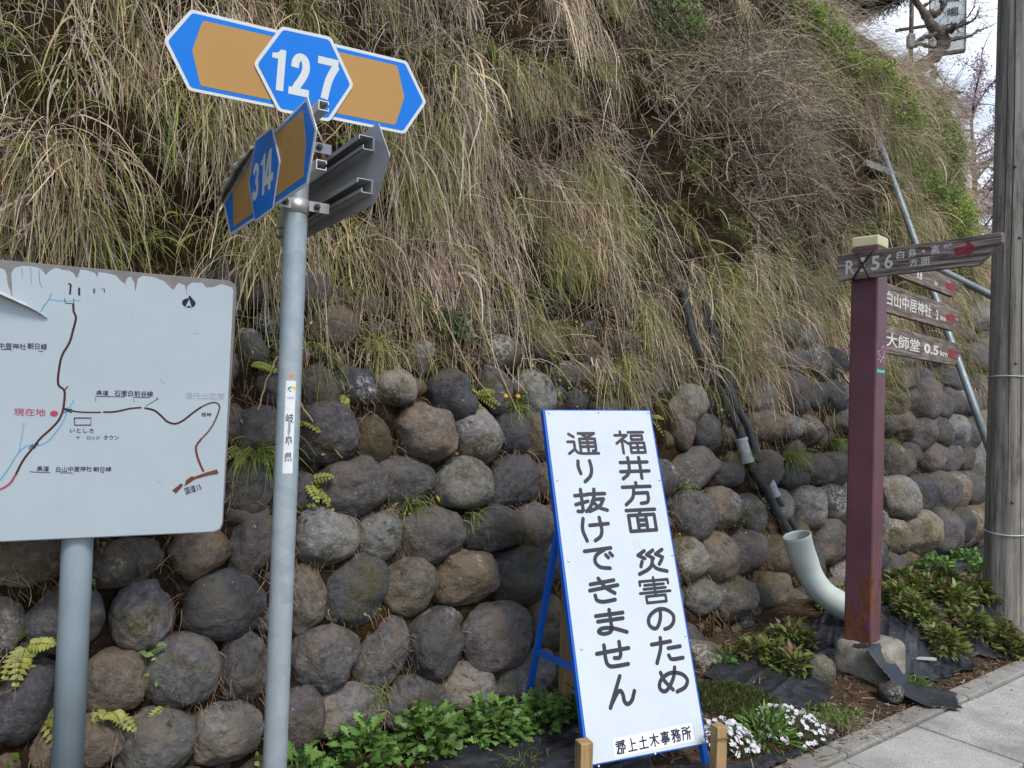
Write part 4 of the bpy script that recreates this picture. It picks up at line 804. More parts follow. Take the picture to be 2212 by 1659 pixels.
    for tl, tipt, br, bl, labs in (((690, 500), (1485, 545), (1380, 775), (690, 622), 'wooden arrow board partly hidden under the top board'), ((672, 742), (1470, 910), (1382, 1140), (668, 1050), None), ((662, 1182), (1482, 1296), (1395, 1522), (660, 1466), None)):
        a, b, c, d = L1(*tl), L1(*tipt), L1(*br), L1(*bl); y1 = (a[1] + 0) ; y0 = d[1]
        y1 = (a[1] + b[1]) / 2; y0 = (c[1] + d[1]) / 2
        if labs: y1 = y0 + .128
        x0 = h + .0015; o = finger(f1, x0, c[0], y0, y1, b[0], True, .032, 'arrow_board', wd2 if not labs else wd2, r)
        if labs: tag(o, labs)
        H_ = y1 - y0; mid = (y0 + y1) / 2; Lx = c[0] - x0; m = MB()
        if labs: m.text(f1, '9.8', x0 + Lx * .48, mid - .006, None, H_ * .50, .0002, .0012, 0, .02); m.text(f1, 'km', x0 + Lx * .72, mid - .016, None, H_ * .27, .0002, .0012, 0, .02)
        elif tl[1] < 1000: m.text(f1, '白山中居神社', x0 + Lx * .36, mid, Lx * .58, H_ * .50, .0002, .0012, 0, .012); m.text(f1, '2', x0 + Lx * .735, mid - .008, None, H_ * .38, .0002, .0012, 0, .02); m.text(f1, 'km', x0 + Lx * .825, mid - .018, Lx * .08, H_ * .20, .0002, .0012, 0, .02)
        else: m.text(f1, '大師堂', x0 + Lx * .28, mid, Lx * .40, H_ * .52, .0002, .0012, 0, .012); m.text(f1, '0.5', x0 + Lx * .64, mid - .004, Lx * .20, H_ * .40, .0002, .0012, 0, .03); m.text(f1, 'km', x0 + Lx * .82, mid - .014, Lx * .11, H_ * .24, .0002, .0012, 0, .02)
        m.build('lettering', wp, o)
        ax, al = x0 + Lx * .875, Lx * .15; m = MB(); m.prism(f1, [(ax, mid - .020), (ax + al * .5, mid - .020), (ax + al * .5, mid - .042), (ax + al, mid), (ax + al * .5, mid + .042), (ax + al * .5, mid + .020), (ax, mid + .020)], .0002, .0012); m.build('red_arrow', rp, o)
    # the top board, wired to the left face, runs out over the pavement
    d_top = unit([.60, -.80, 0]); n_top = np.array([-.80, -.60, 0]); 
    ft = Frame(FP.o - e1 * (h + .012) + np.array([0, 0, 2.3]), d_top, (0, 0, 1), n_top).shift(.034)
    Lt = lambda x, y: ft.loc(*zz(x, y)); tl, tr, br, bl = Lt(130, 380), Lt(1895, 125), Lt(1640, 482), Lt(125, 653); y1 = (tl[1] + tr[1]) / 2; y0 = (bl[1] + br[1]) / 2; x0 = tl[0]
    o = finger(ft, x0, br[0], y0, y1, tr[0], True, .034, 'arrow_board', wd, r, .66); tag(o, 'longest and darkest arrow board tied across the post top with wire')
    m = MB()
    def put(txt, xa, xb, ya, yb, bold=.015): a, b = Lt(xa, (ya + yb) / 2), Lt(xb, (ya + yb) / 2); c, d = Lt((xa + xb) / 2, ya), Lt((xa + xb) / 2, yb); m.text(ft, txt, (a[0] + b[0]) / 2, (c[1] + d[1]) / 2, b[0] - a[0], c[1] - d[1], .0002, .0012, 0, bold)
    put('R', 222, 318, 432, 580, .02); put('1', 372, 425, 405, 555, .03); put('5', 498, 585, 385, 540, .02); put('6', 640, 725, 368, 522, .02); put('白', 770, 848, 330, 415); put('鳥', 890, 975, 308, 402); put('・', 1040, 1072, 322, 350, .05); put('高', 1135, 1225, 272, 368); put('鷲', 1265, 1362, 255, 355, .008); put('方', 905, 990, 415, 500); put('面', 1030, 1122, 398, 488)
    m.build('lettering', wp, o)
    m = MB(); m.prism(ft, [Lt(*p) for p in [(1388, 385), (1390, 300), (1515, 275), (1518, 215), (1632, 302), (1520, 392), (1520, 362)]], .0002, .0012); m.build('red_arrow', rp, o)
    xs_, ys_ = (Lt(320, 0)[0], Lt(505, 0)[0]), (y0 - .004, y1 + .004); m = MB()
    for sg in (0, 1):
        for off in (0, .006):
            a = (xs_[sg] - .01 + off, ys_[0]); b = (xs_[1 - sg] + .012 + off, ys_[1]); pts = [(a[0], a[1], -.045), (a[0], a[1] - .001, .002)] + [(a[0] + (b[0] - a[0]) * t, a[1] + (b[1] - a[1]) * t, .004 + .003 * (sg == 1) + .004 * math.sin(math.pi * t)) for t in np.linspace(.1, .9, 7)] + [(b[0], b[1] + .001, .002), (b[0], b[1], -.045)]
            m.tube(ft.w(np.array(pts)), .0026, 6)
    kx, ky = (xs_[0] + xs_[1]) / 2, (y0 + y1) / 2; m.tube(ft.w(np.array([(kx + .012 * math.cos(t), ky + .014 * math.sin(t), .010 + .003 * math.sin(2 * t)) for t in np.linspace(0, 9.5, 26)])), .0028, 6)
    m.tube(ft.w(smooth_path([(kx, ky, .012), (kx - .02, ky + .03, .018), (kx - .028, ky + .05, .014)], 5)), .0026, 6); m.build('tie_wire', wire, r)
    # pen scrawl and turquoise sticker on the right face
    fs = Frame(FP.o + e2 * (h + .0006), e1, (0, 0, 1), e2); Ls = lambda x, y: fs.loc(*zz(x, y)); m = MB(); cl = lambda p: (max(-.066, min(.066, p[0])), p[1])
    for pts in ([(545, 1455), (560, 1415), (585, 1408), (575, 1445), (595, 1450), (575, 1495), (548, 1490)], [(600, 1400), (620, 1355), (638, 1370), (625, 1440), (605, 1500), (590, 1530), (600, 1500), (635, 1460)], [(640, 1400), (640, 1480), (628, 1545)]): m.stroke(fs, smooth_path([cl(Ls(*p)) for p in pts], 6), .0045, 0, .0006)
    m.build('pen_scrawl', plain('pink_marker', (.62, .33, .45), .5), r)
    pts = [cl(Ls(*p)) for p in [(540, 1600), (560, 1592), (590, 1605), (620, 1612), (640, 1605), (638, 1638), (542, 1632)]]; m = MB(); m.prism(fs, pts, 0, .0008); m.build('turquoise_sticker', plain('turquoise_print', (.06, .55, .42), .4), r)
    m = MB(); bolt = plain('rust_bolt', (.10, .05, .035), .7, .3)
    for p in ((540, 1040), (470, 1790), (540, 2050)): pass
    return FP, zb, e1, e2
FP, PED_Z, PE1, PE2 = signpost()

# ------------------------------------------------------------------ the wooden utility pole
def utility_pole():
    ce = at(2188, 1345, 5.35); gz = float(garden_z(ce[0], ce[1])); cx, cy = ce[0] + .0, ce[1] + .05
    r = empty('utility_pole', (cx, cy, gz), 'thick weathered grey timber utility pole with blue wrap sign and wire ties', 'utility pole')
    g = G('pole_timber', .85, 0, .25); mp = g.map((26, 26, 1.1)); n_ = g.noise(1.0, 7, .7, mp, .5); n2 = g.noise(1.0, 5, .6, g.map((70, 70, 1.6)))
    c = g.ramp(n_, [(.28, (.11, .10, .085)), (.5, (.25, .23, .20)), (.72, (.38, .355, .32))]); c = g.mix(g.ramp(g.noise(1.0, 6, .75, g.map((11, 11, 2.2))), [(.52, 0), (.66, .75)]), c, (.095, .088, .078))
    c = g.mix(g.ramp(n2, [(.30, .9), (.42, 0)]), c, (.045, .04, .035)); c = g.mix(g.ramp(g.noise(9, 5), [(.68, 0), (.74, .5)]), c, (.36, .34, .31)); g.base(c); g.bump(g.math('ADD', n_, n2), .6, .008)
    rad = lambda z: .158 - .0085 * z; n, zs = 64, np.concatenate([[gz - .1], np.linspace(gz, 5.6, 120)]); V = []
    for z in zs:
        a = np.linspace(0, 2 * np.pi, n, endpoint=False); p = np.stack([np.cos(a) * 3, np.sin(a) * 3, np.full(n, z * .25)], 1)
        rr_ = rad(z) + fbm(p * 2.2, 3) * .004 - .006 * np.clip(fbm(p * np.array([3, 3, .6]) + 9, 2) - .55, 0, 1) / .3; V.append(np.stack([cx + rr_ * np.cos(a), cy + rr_ * np.sin(a), np.full(n, z)], 1))
    k = len(zs); F = [(i * n + j, i * n + (j + 1) % n, (i + 1) * n + (j + 1) % n, (i + 1) * n + j) for i in range(k - 1) for j in range(n)]; mesh_np('pole', np.vstack(V), F, g.m, r)
    # deep drying cracks, knots and bolt heads
    dk = plain('crack_dark', (.018, .016, .014), .9); m = MB(); rs = random.Random(8)  # drying cracks laid on as thin near-black lines
    for ang, z0, z1 in ((-2.25, 1.0, 5.4), (-1.75, .3, 5.4), (-1.2, .4, 4.8), (-2.6, 2.2, 4.4)):
        pts = [(cx + (rad(z) + .0015) * math.cos(ang + .03 * math.sin(z * 2.2)), cy + (rad(z) + .0015) * math.sin(ang + .03 * math.sin(z * 2.2)), z) for z in np.linspace(z0, z1, 30)]; m.tube(pts, [.0008 + .0022 * math.sin(math.pi * i / 29) for i in range(30)], 5)
    m.build('drying_cracks', dk, r); bl = plain('bolt_grey', (.13, .12, .11), .6, .5)
    for ang, z in ((-2.05, .93), (-2.0, 1.88), (-2.15, 3.25), (-1.9, 2.75)):
        V_, F_ = ico(2); m = MB(); m.add(np.array([cx + rad(z) * math.cos(ang), cy + rad(z) * math.sin(ang), z]) + V_ * .011, [tuple(t) for t in F_], 0, True); m.build('bolt_head', bl, r)
    wz = lambda v: at(2175, v, cy - .15)[2]
    for v, tl, lab in ((808, .010, None), (1168, -.03, None)):
        z = wz(v); m = MB(); m.tube([(cx + (rad(z) + .004) * math.cos(a), cy + (rad(z) + .004) * math.sin(a), z - tl * 2 + tl * math.cos(a + 2.4)) for a in np.linspace(0, 2 * math.pi, 40)], .0042, 6); m.build('tie_wire', plain('white_coated_wire', (.55, .55, .54), .5, .2), r)
    # blue wrap sign
    zt, zb = wz(470), wz(705); a0, a1 = -1.42, .9; sg = plain('wrap_blue', (.0, .19, .68), .35); sw = plain('wrap_white', (.72, .74, .75), .35)
    def wrap(z0, z1, b0, b1, off, name, mat, par):
        a = np.linspace(b0, b1, 24); V = [(cx + (rad(z) + off) * math.cos(t), cy + (rad(z) + off) * math.sin(t), z) for z in (z0, z1) for t in a]; return mesh_np(name, V, [(i, i + 1, 25 + i, 24 + i) for i in range(23)], mat, par)
    w = wrap(zb, zt, a0, a1, .014, 'wrap_sign', sw, r); wrap(zb + .02, zb + (zt - zb) * .62, a0, a1, .0155, 'blue_band', sg, w)
utility_pole()

# ------------------------------------------------------------------ pipes on the wall
def along_bank(px, off, k, ox, oy, step=7):
    pts = []
    for (x, y) in px:
        p = bank_hit(ox + x * k, oy + y * k, off); pts.append(p)
    return smooth_path(pts, step)
def pipes():
    g = G('black_polythene', .45, 0, .4); c = g.ramp(g.noise(9, 5), [(.3, (.016, .017, .020)), (.7, (.05, .052, .056))]); c = g.mix(g.ramp(g.noise(5, 6, .7), [(.54, 0), (.62, .9)]), c, g.ramp(g.noise(60, 5, .8), [(.3, (.03, .022, .008)), (.7, (.11, .085, .035))])); g.base(c); g.bump(g.noise(40, 5), .35, .008)
    bp = g.m; gp = plain('grey_pvc', (.27, .29, .31), .5, 0, .4, .2, 20); k = .3906
    sets = (([(35, -60), (60, 30), (112, 240), (200, 420), (300, 610), (372, 765), (432, 940), (520, 1080), (572, 1190), (640, 1300)], .034, [(362, 765), (402, 900)], 'thicker left black drain hose running down the boulder wall with grey coupling', .075),
            ([(160, 0), (195, 130), (262, 330), (332, 560), (402, 705), (470, 900), (530, 1010), (572, 1110), (622, 1190), (676, 1290)], .027, [(517, 985), (556, 1085)], 'thinner right black drain hose running down the boulder wall with grey coupling', .10))
    for path, rad, cp, lab, off in sets:
        P = along_bank(path, off, k, 1458, 648); r = empty('drain_hose', P[-1], lab, 'hose', 'black drain hoses on the wall'); m = MB(); m.tube(P, rad * (1 + .05 * np.sin(np.arange(len(P)) * 1.3)), 16); m.build('hose', bp, r)
        a, b = (bank_hit(1458 + x * k, 648 + y * k, off) for x, y in cp); d = unit(b - a); m = MB(); L_ = np.linalg.norm(b - a)
        m.tube([a, a + d * .022, a + d * .0221, a + d * (L_ - .03), a + d * (L_ - .0299), b], [rad * 1.45, rad * 1.45, rad * 1.25, rad * 1.25, rad * 1.42, rad * 1.42], 20, 0, True, None, False); m.build('coupling', gp, r)
    # pale PVC elbow at the foot
    gw = G('pale_pvc', .58, 0, .35); c = gw.ramp(gw.noise(4, 5), [(.3, (.40, .45, .41)), (.7, (.50, .545, .52))]); c = gw.mix(gw.ramp(gw.noise(7, 6, .7), [(.60, 0), (.72, .6)]), c, (.34, .34, .22)); gw.base(c)
    pp = [at(1721, 1156, 4.86), at(1730, 1190, 4.87), at(1742, 1222, 4.87), at(1756, 1252, 4.86), at(1778, 1280, 4.84), at(1812, 1304, 4.80), at(1842, 1318, 4.76)]; P = smooth_path(pp, 6); rad = np.interp(np.arange(len(P)), [0, 10, 12, 14, 26, 28, 34, len(P) - 1], [.086, .084, .082, .078, .077, .081, .082, .082])
    r = empty('drain_elbow', P[-1], 'pale greenish white plastic pipe elbow at the foot of the wall', 'pipe'); m = MB(); m.tube(P, rad, 28, 0, False); o = m.build('pipe', gw.m, r); sd = o.modifiers.new('wall', 'SOLIDIFY'); sd.thickness = .006; sd.offset = -1
    gs = plain('galvanised_tube', (.20, .235, .245), .5, .3, .5, .2, 8)
    def tube(name, a, b, rad, lab, cat, mat=gs): m = MB(); m.tube([a + (b - a) * t for t in np.linspace(0, 1, 8)], rad, 16); o = m.build(name, mat); tag(o, lab, cat); return o
    tube('steel_tube', bank_hit(1897, 300, .03), at(2143, 985, 6.75), .034, 'long grey steel tube leaning down the bank behind the wooden arrow boards', 'pipe')
    tube('steel_tube', bank_hit(1940, 386, .12), bank_hit(2018, 436, .02), .038, 'short grey steel tube lying beside the grey plank high on the bank', 'pipe')
    tube('steel_tube', at(2020, 578, 6.3), at(2168, 652, 6.3), .030, 'grey steel rail reaching from behind the hidden arrow board to the utility pole', 'pipe')
    a, b = bank_hit(1868, 352, .10), bank_hit(1948, 384, .14); d = unit(b - a); up = unit(np.cross(d, np.array([0, 0, 1.]))); fr = Frame(a, d, unit(np.cross(up, d)), up); m = MB(); m.box(fr, 0, np.linalg.norm(b - a), -.035, .035, -.02, .02, 0, .004); tag(m.build('grey_plank', plain('grey_weathered_plank', (.21, .20, .20), .8, 0, .3, .25, 20)), 'short grey weathered plank end sticking out of the bank vegetation', 'plank')
pipes()

# ------------------------------------------------------------------ black mulch film, stones and odds and ends in the garden strip
def film_mat():
    g = G('black_mulch_film', .30, 0, .55); c = g.ramp(g.noise(7, 6, .7), [(.35, (.012, .013, .016)), (.70, (.028, .030, .036))]); c = g.mix(g.ramp(g.noise(24, 6, .75), [(.58, 0), (.70, .7)]), c, (.10, .08, .06)); g.base(c); g.rough(g.ramp(g.noise(14, 5), [(.3, .2), (.7, .55)])); return g.m
FILM = film_mat()
def sheet(name, outline, lab, seed, amp=.016, lift=.012, stretch=(1, 5), ang=0.6, res=.0095, profile=None):
    """a crumpled sheet laid over the garden: outline given as ground points (x, y)"""
    P = np.array(outline)[:, :2]; lo, hi = P.min(0), P.max(0); nx, ny = int((hi[0] - lo[0]) / res) + 2, int((hi[1] - lo[1]) / res) + 2
    X, Y = np.meshgrid(np.linspace(lo[0], hi[0], nx), np.linspace(lo[1], hi[1], ny), indexing='ij'); x, y = X.ravel(), Y.ravel()
    ins = np.zeros(len(x), bool); k = len(P); xe = x + fbm(np.c_[x * 9, y * 9, x * 0 + seed], 3) * .018; ye = y + fbm(np.c_[x * 9, y * 9, x * 0 + seed + 5], 3) * .018
    for i in range(k):
        (xa, ya), (xb, yb) = P[i], P[(i + 1) % k]; c = ((ya > ye) != (yb > ye)); t = np.where(c, (xb - xa) * (ye - ya) / (yb - ya + 1e-12) + xa, 1e9); ins ^= (c & (xe < t))
    ca, sa = math.cos(ang), math.sin(ang); u, v = x * ca + y * sa, -x * sa + y * ca
    wr = np.abs(fbm(np.c_[u * 2.0 * stretch[0], v * 2.6 * stretch[1], x * 0 + seed], 3)); wr2 = 1 - np.abs(vnoise(np.c_[u * 2.2 * stretch[0], v * 5 * stretch[1], x * 0 + seed + 3])); wr2 = wr2 ** 4
    z = garden_z(x, y) + lift + amp * .55 * (wr * .5 + wr2 * 1.0) + fbm(np.c_[x * 30, y * 30, x * 0 + seed], 2) * .002
    if profile is not None: z = profile(x, y, z)
    I = np.arange(nx * ny).reshape(nx, ny); F = np.stack([I[:-1, :-1], I[1:, :-1], I[1:, 1:], I[:-1, 1:]], -1).reshape(-1, 4); F = F[ins[F].all(1)]; u_, inv = np.unique(F, return_inverse=True); V = np.c_[x, y, z][u_]
    o = mesh_np(name, V, inv.reshape(-1, 4), FILM); sd = o.modifiers.new('thickness', 'SOLIDIFY'); sd.thickness = .0006; tag(o, lab, 'plastic sheet', 'black plastic mulch sheets'); return o
def gp_(u, v, z=.08): return ground_pt(u, v, z)[:2]
def garden_bits():
    sheet('mulch_sheet', [gp_(880, 1700), gp_(930, 1640), gp_(1010, 1625), gp_(1110, 1590), gp_(1270, 1555), gp_(1300, 1640), gp_(1330, 1760), gp_(1000, 1800)], 'black plastic mulch sheet in front of the leafy clumps left of the warning board', 1, .020, .010, (1, 3), .5)
    sheet('mulch_sheet', [gp_(1515, 1470), gp_(1560, 1420), gp_(1640, 1385), (2.0, 4.82), (2.12, 4.62), gp_(1790, 1440), gp_(1800, 1520), gp_(1640, 1510)], 'black plastic mulch sheet under the leafy plants between warning board and maroon post', 2, .030, .012, (1, 3), .9)
    f0 = FP.o[:2]; 
    def apron(x, y, z):
        d = (np.c_[x, y] - f0) @ PE2[:2]; return np.maximum(z, np.interp(d, [.06, .12, .17, .26, .40, .60], [PED_Z + .020, PED_Z + .014, PED_Z - .07, PED_Z - .17, PED_Z - .20, PED_Z - .21]) * 1.0 + .010 * np.abs(vnoise(np.c_[((np.c_[x, y] - f0) @ PE1[:2]) * 38, d * 3, d * 0])))
    q = lambda a, b: f0 + PE1[:2] * a + PE2[:2] * b
    sheet('mulch_sheet', [q(-.21, .02), q(-.10, .10), q(-.055, .13), q(-.01, .22), q(.05, .34), q(.10, .44), q(-.10, .56), q(-.24, .42), q(-.20, .22), q(-.28, .05)], 'twisted black plastic sheet draped over the corner of the concrete footing', 3, .016, .006, (5, 1), .75, .0085, apron)
    bed = [kerb_xy(.40, 1.32), kerb_xy(.22, 1.36), kerb_xy(.12, 1.50), kerb_xy(.07, 1.75), kerb_xy(.05, 2.0), kerb_xy(.14, 2.15), kerb_xy(.04, 2.4), kerb_xy(.03, 3.0), kerb_xy(.06, 3.6), kerb_xy(.5, 4.0), kerb_xy(.75, 3.0), kerb_xy(.8, 2.0), kerb_xy(.85, 1.4)]
    sheet('mulch_sheet', bed, 'large wrinkled black plastic sheet draped over the raised bed right of the maroon post', 4, .030, .012, (1, 4.2), 1.05, .011)
    sheet('mulch_sheet', [kerb_xy(.015, -.25), kerb_xy(.012, .2), kerb_xy(.02, .58), kerb_xy(.07, .60), kerb_xy(.06, .2), kerb_xy(.09, -.1), kerb_xy(.16, -.4), kerb_xy(.20, -.55), kerb_xy(.06, -.5)], 'narrow strip of black plastic sheet creased along the concrete edging', 5, .022, .010, (1, 6), .65, .007)
    sheet('mulch_sheet', [kerb_xy(.16, -.62), kerb_xy(.06, -.60), kerb_xy(.05, -.9), kerb_xy(.25, -1.1), kerb_xy(.42, -.85), kerb_xy(.34, -.5)], 'black plastic sheet peeping out below the lower right stake', 6, .020, .010, (1, 4), .6)
    sheet('mulch_sheet', [gp_(1985, 1262, .1), gp_(2060, 1210, .1), gp_(2150, 1165, .1), gp_(2160, 1200, .1), gp_(2080, 1265, .1), gp_(2030, 1320, .1)], 'distant black plastic sheet at the wall foot left of the utility pole', 7, .035, .012, (1, 4), .7)
    def rock(lab, p, rad, tone, seed, name='loose_stone'):
        V, F = boulder(p, np.eye(3), rad, seed, 4); tag(mesh_np(name, V, F, STONE_M, None, np.tile(np.array(tone), (len(V), 1))), lab, 'stone')
    p = q(-.245, .24); rock('small dark lump of rock on the black sheet beside the concrete footing', (p[0], p[1], float(garden_z(p[0], p[1])) + .045), (.062, .055, .05), (.05, .047, .046), 41)
    p = q(-.37, -.08); rock('tan grey boulder half buried behind the left of the concrete footing', (p[0], p[1], float(garden_z(p[0], p[1])) + .02), (.085, .08, .10), (.13, .12, .09), 42)
    for (u, v, s, tn, lb) in ((1345 * 0 + 1500, 1420, .11, (.10, .085, .07), 'low brown boulder at the wall foot right of the warning board'), (1960, 1300, .07, (.13, .12, .11), 'low grey stone at the wall foot between post and utility pole')):
        p = ground_pt(u, v, .1); rock(lb, (p[0], p[1], float(garden_z(p[0], p[1])) + .02), (s * 1.3, s, s * .8), tn, int(u))
    # plant label lying by the kerb
    a = ground_pt(1990, 1446, .04); fr = Frame(np.array([a[0], a[1], float(garden_z(a[0], a[1])) + .028]), unit(KT - KN * .9), unit(KN + KT * .9), (0, 0, 1)); m = MB(); m.prism(fr, round_poly([(-.085, -.016), (.075, -.016), (.085, 0), (.075, .016), (-.085, .016)], .006), -.003, .006); tag(m.build('plant_label', plain('dull_white_plastic', (.42, .43, .42), .45, 0, .4, .15)), 'pale grey plastic plant label lying beside the small green tuft', 'plant label')
garden_bits()
# ------------------------------------------------------------------ vegetation on the bank
M_STRAW = leaf_mat('dry_straw', .65, .28, .25); M_LEAF = leaf_mat('green_leaf', .45, .3, .4); M_TWIG = leaf_mat('bare_twig', .8, .0, .2)
rsv = np.random.RandomState(21)
def rand_dir(n): return nrm(rsv.normal(size=(n, 3)))
STRAW = np.array([[.78, .64, .48], [.64, .52, .40], [.86, .75, .60], [.40, .295, .21], [.80, .62, .37], [.22, .15, .10], [.72, .61, .51], [.50, .385, .27]])
GREEN = np.array([[.16, .21, .035], [.25, .27, .06], [.10, .16, .03], [.32, .31, .09]])
def straw_col(n, dark=0.0): return STRAW[rsv.randint(0, len(STRAW), n)] * rsv.uniform(.55, 1.15, (n, 1)) * (1 - dark)
def green_col(n): return GREEN[rsv.randint(0, len(GREEN), n)] * rsv.uniform(.7, 1.25, (n, 1))
def blades(P0, D0, L_, W_, droop, wig, K=7, keep_off=None, straight=None):
    """centre lines of many blades: start, first direction, length, how fast gravity bends them, waviness -> (n, K, 3)"""
    n = len(P0); P = np.zeros((n, K, 3)); P[:, 0] = P0; d = D0.copy(); st = (L_ / (K - 1))[:, None]; down = np.array([0, 0, -1.]); w = rsv.normal(size=(n, 3)) * wig
    for k in range(1, K):
        d = nrm(d + down * np.asarray(droop).reshape(-1, 1) / (K - 1) + w / (K - 1) + rsv.normal(size=(n, 3)) * wig * .55 / math.sqrt(K)); P[:, k] = P[:, k - 1] + d * st
    if keep_off is not None:
        for _ in range(2):
            s, q = bank_inv(P.reshape(-1, 3)); S_, nn = bank(s, q); dist = ((P.reshape(-1, 3) - S_) * nn).sum(1)
            ko = np.repeat(keep_off, K) * np.tile(np.linspace(.3, 1, K), n); P = (P.reshape(-1, 3) + nn * np.maximum(0, ko - dist)[:, None]).reshape(n, K, 3)
    return P
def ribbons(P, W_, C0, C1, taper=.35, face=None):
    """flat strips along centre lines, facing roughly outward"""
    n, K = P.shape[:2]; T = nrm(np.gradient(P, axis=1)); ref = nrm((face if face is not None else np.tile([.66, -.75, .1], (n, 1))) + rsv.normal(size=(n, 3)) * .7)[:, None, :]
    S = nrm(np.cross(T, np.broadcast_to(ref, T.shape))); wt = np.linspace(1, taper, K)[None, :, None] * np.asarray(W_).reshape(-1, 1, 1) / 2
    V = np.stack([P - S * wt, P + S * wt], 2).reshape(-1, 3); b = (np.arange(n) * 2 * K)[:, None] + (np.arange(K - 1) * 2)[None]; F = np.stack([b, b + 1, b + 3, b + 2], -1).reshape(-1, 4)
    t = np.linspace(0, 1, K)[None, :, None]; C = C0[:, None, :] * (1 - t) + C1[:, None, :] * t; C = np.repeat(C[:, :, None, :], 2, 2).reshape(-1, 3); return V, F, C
class Soup:
    def __init__(s): s.V, s.F, s.C, s.n = [], [], [], 0
    def add(s, V, F, C): s.V.append(V); s.F.append(F + s.n); s.C.append(C); s.n += len(V)
    def build(s, name, mat, parent=None, smooth=True): return mesh_np(name, np.vstack(s.V), np.vstack(s.F), mat, parent, np.vstack(s.C), smooth)
def leaves(P, D, N_, L_, W_, C, rows=((0, .04), (.35, .5), (.7, .36), (1, 0)), curl=.25, cup=.25):
    """leaf surfaces: base point, pointing direction, upper-side normal, length, width; rows give (along, half width)"""
    n = len(P); D = nrm(D); X = nrm(np.cross(D, N_)); N2 = np.cross(X, D); r = np.array(rows); m = len(r); L_ = np.asarray(L_).reshape(-1, 1, 1); W_ = np.asarray(W_).reshape(-1, 1, 1)
    y = r[:, 0][None, :, None]; w = r[:, 1][None, :, None]; ctr = P[:, None] + D[:, None] * (L_ * y * (1 - .15 * curl * y)) - N2[:, None] * (L_ * curl * y ** 2)
    lft = ctr - X[:, None] * (W_ * w) + N2[:, None] * (W_ * w * cup); rgt = ctr + X[:, None] * (W_ * w) + N2[:, None] * (W_ * w * cup)
    V = np.stack([lft, ctr, rgt], 2).reshape(-1, 3); b = (np.arange(n) * 3 * m)[:, None] + (np.arange(m - 1) * 3)[None]
    F = np.concatenate([np.stack([b, b + 1, b + 4, b + 3], -1).reshape(-1, 4), np.stack([b + 1, b + 2, b + 5, b + 4], -1).reshape(-1, 4)]); return V, F, np.repeat(C, 3 * m, 0)
SIMPLE = ((0, .05), (.4, .5), (1, .02)); LOBED = ((0, .05), (.22, .10), (.34, .34), (.42, .17), (.55, .48), (.63, .24), (.74, .46), (.82, .22), (1, .03)); POINTED = ((0, .03), (.25, .34), (.5, .42), (.75, .24), (1, .01))
def surf(s, q, off=0.0): return bank(np.asarray(s, float), np.asarray(q, float), relief(np.asarray(s, float), np.asarray(q, float)) + off)
def in_frame(P, mu=900, mv=520):
    d = P - CO; z = d @ CF; u = PW / 2 + FPX * (d @ CR) / z; v = PH / 2 - FPX * (d @ CU) / z; return (z > .3) & (u > -mu) & (u < PW + mu) & (v > -mv) & (v < PH + mv)
def uv_of(P):
    d = P - CO; z = d @ CF; return PW / 2 + FPX * (d @ CR) / z, PH / 2 - FPX * (d @ CU) / z

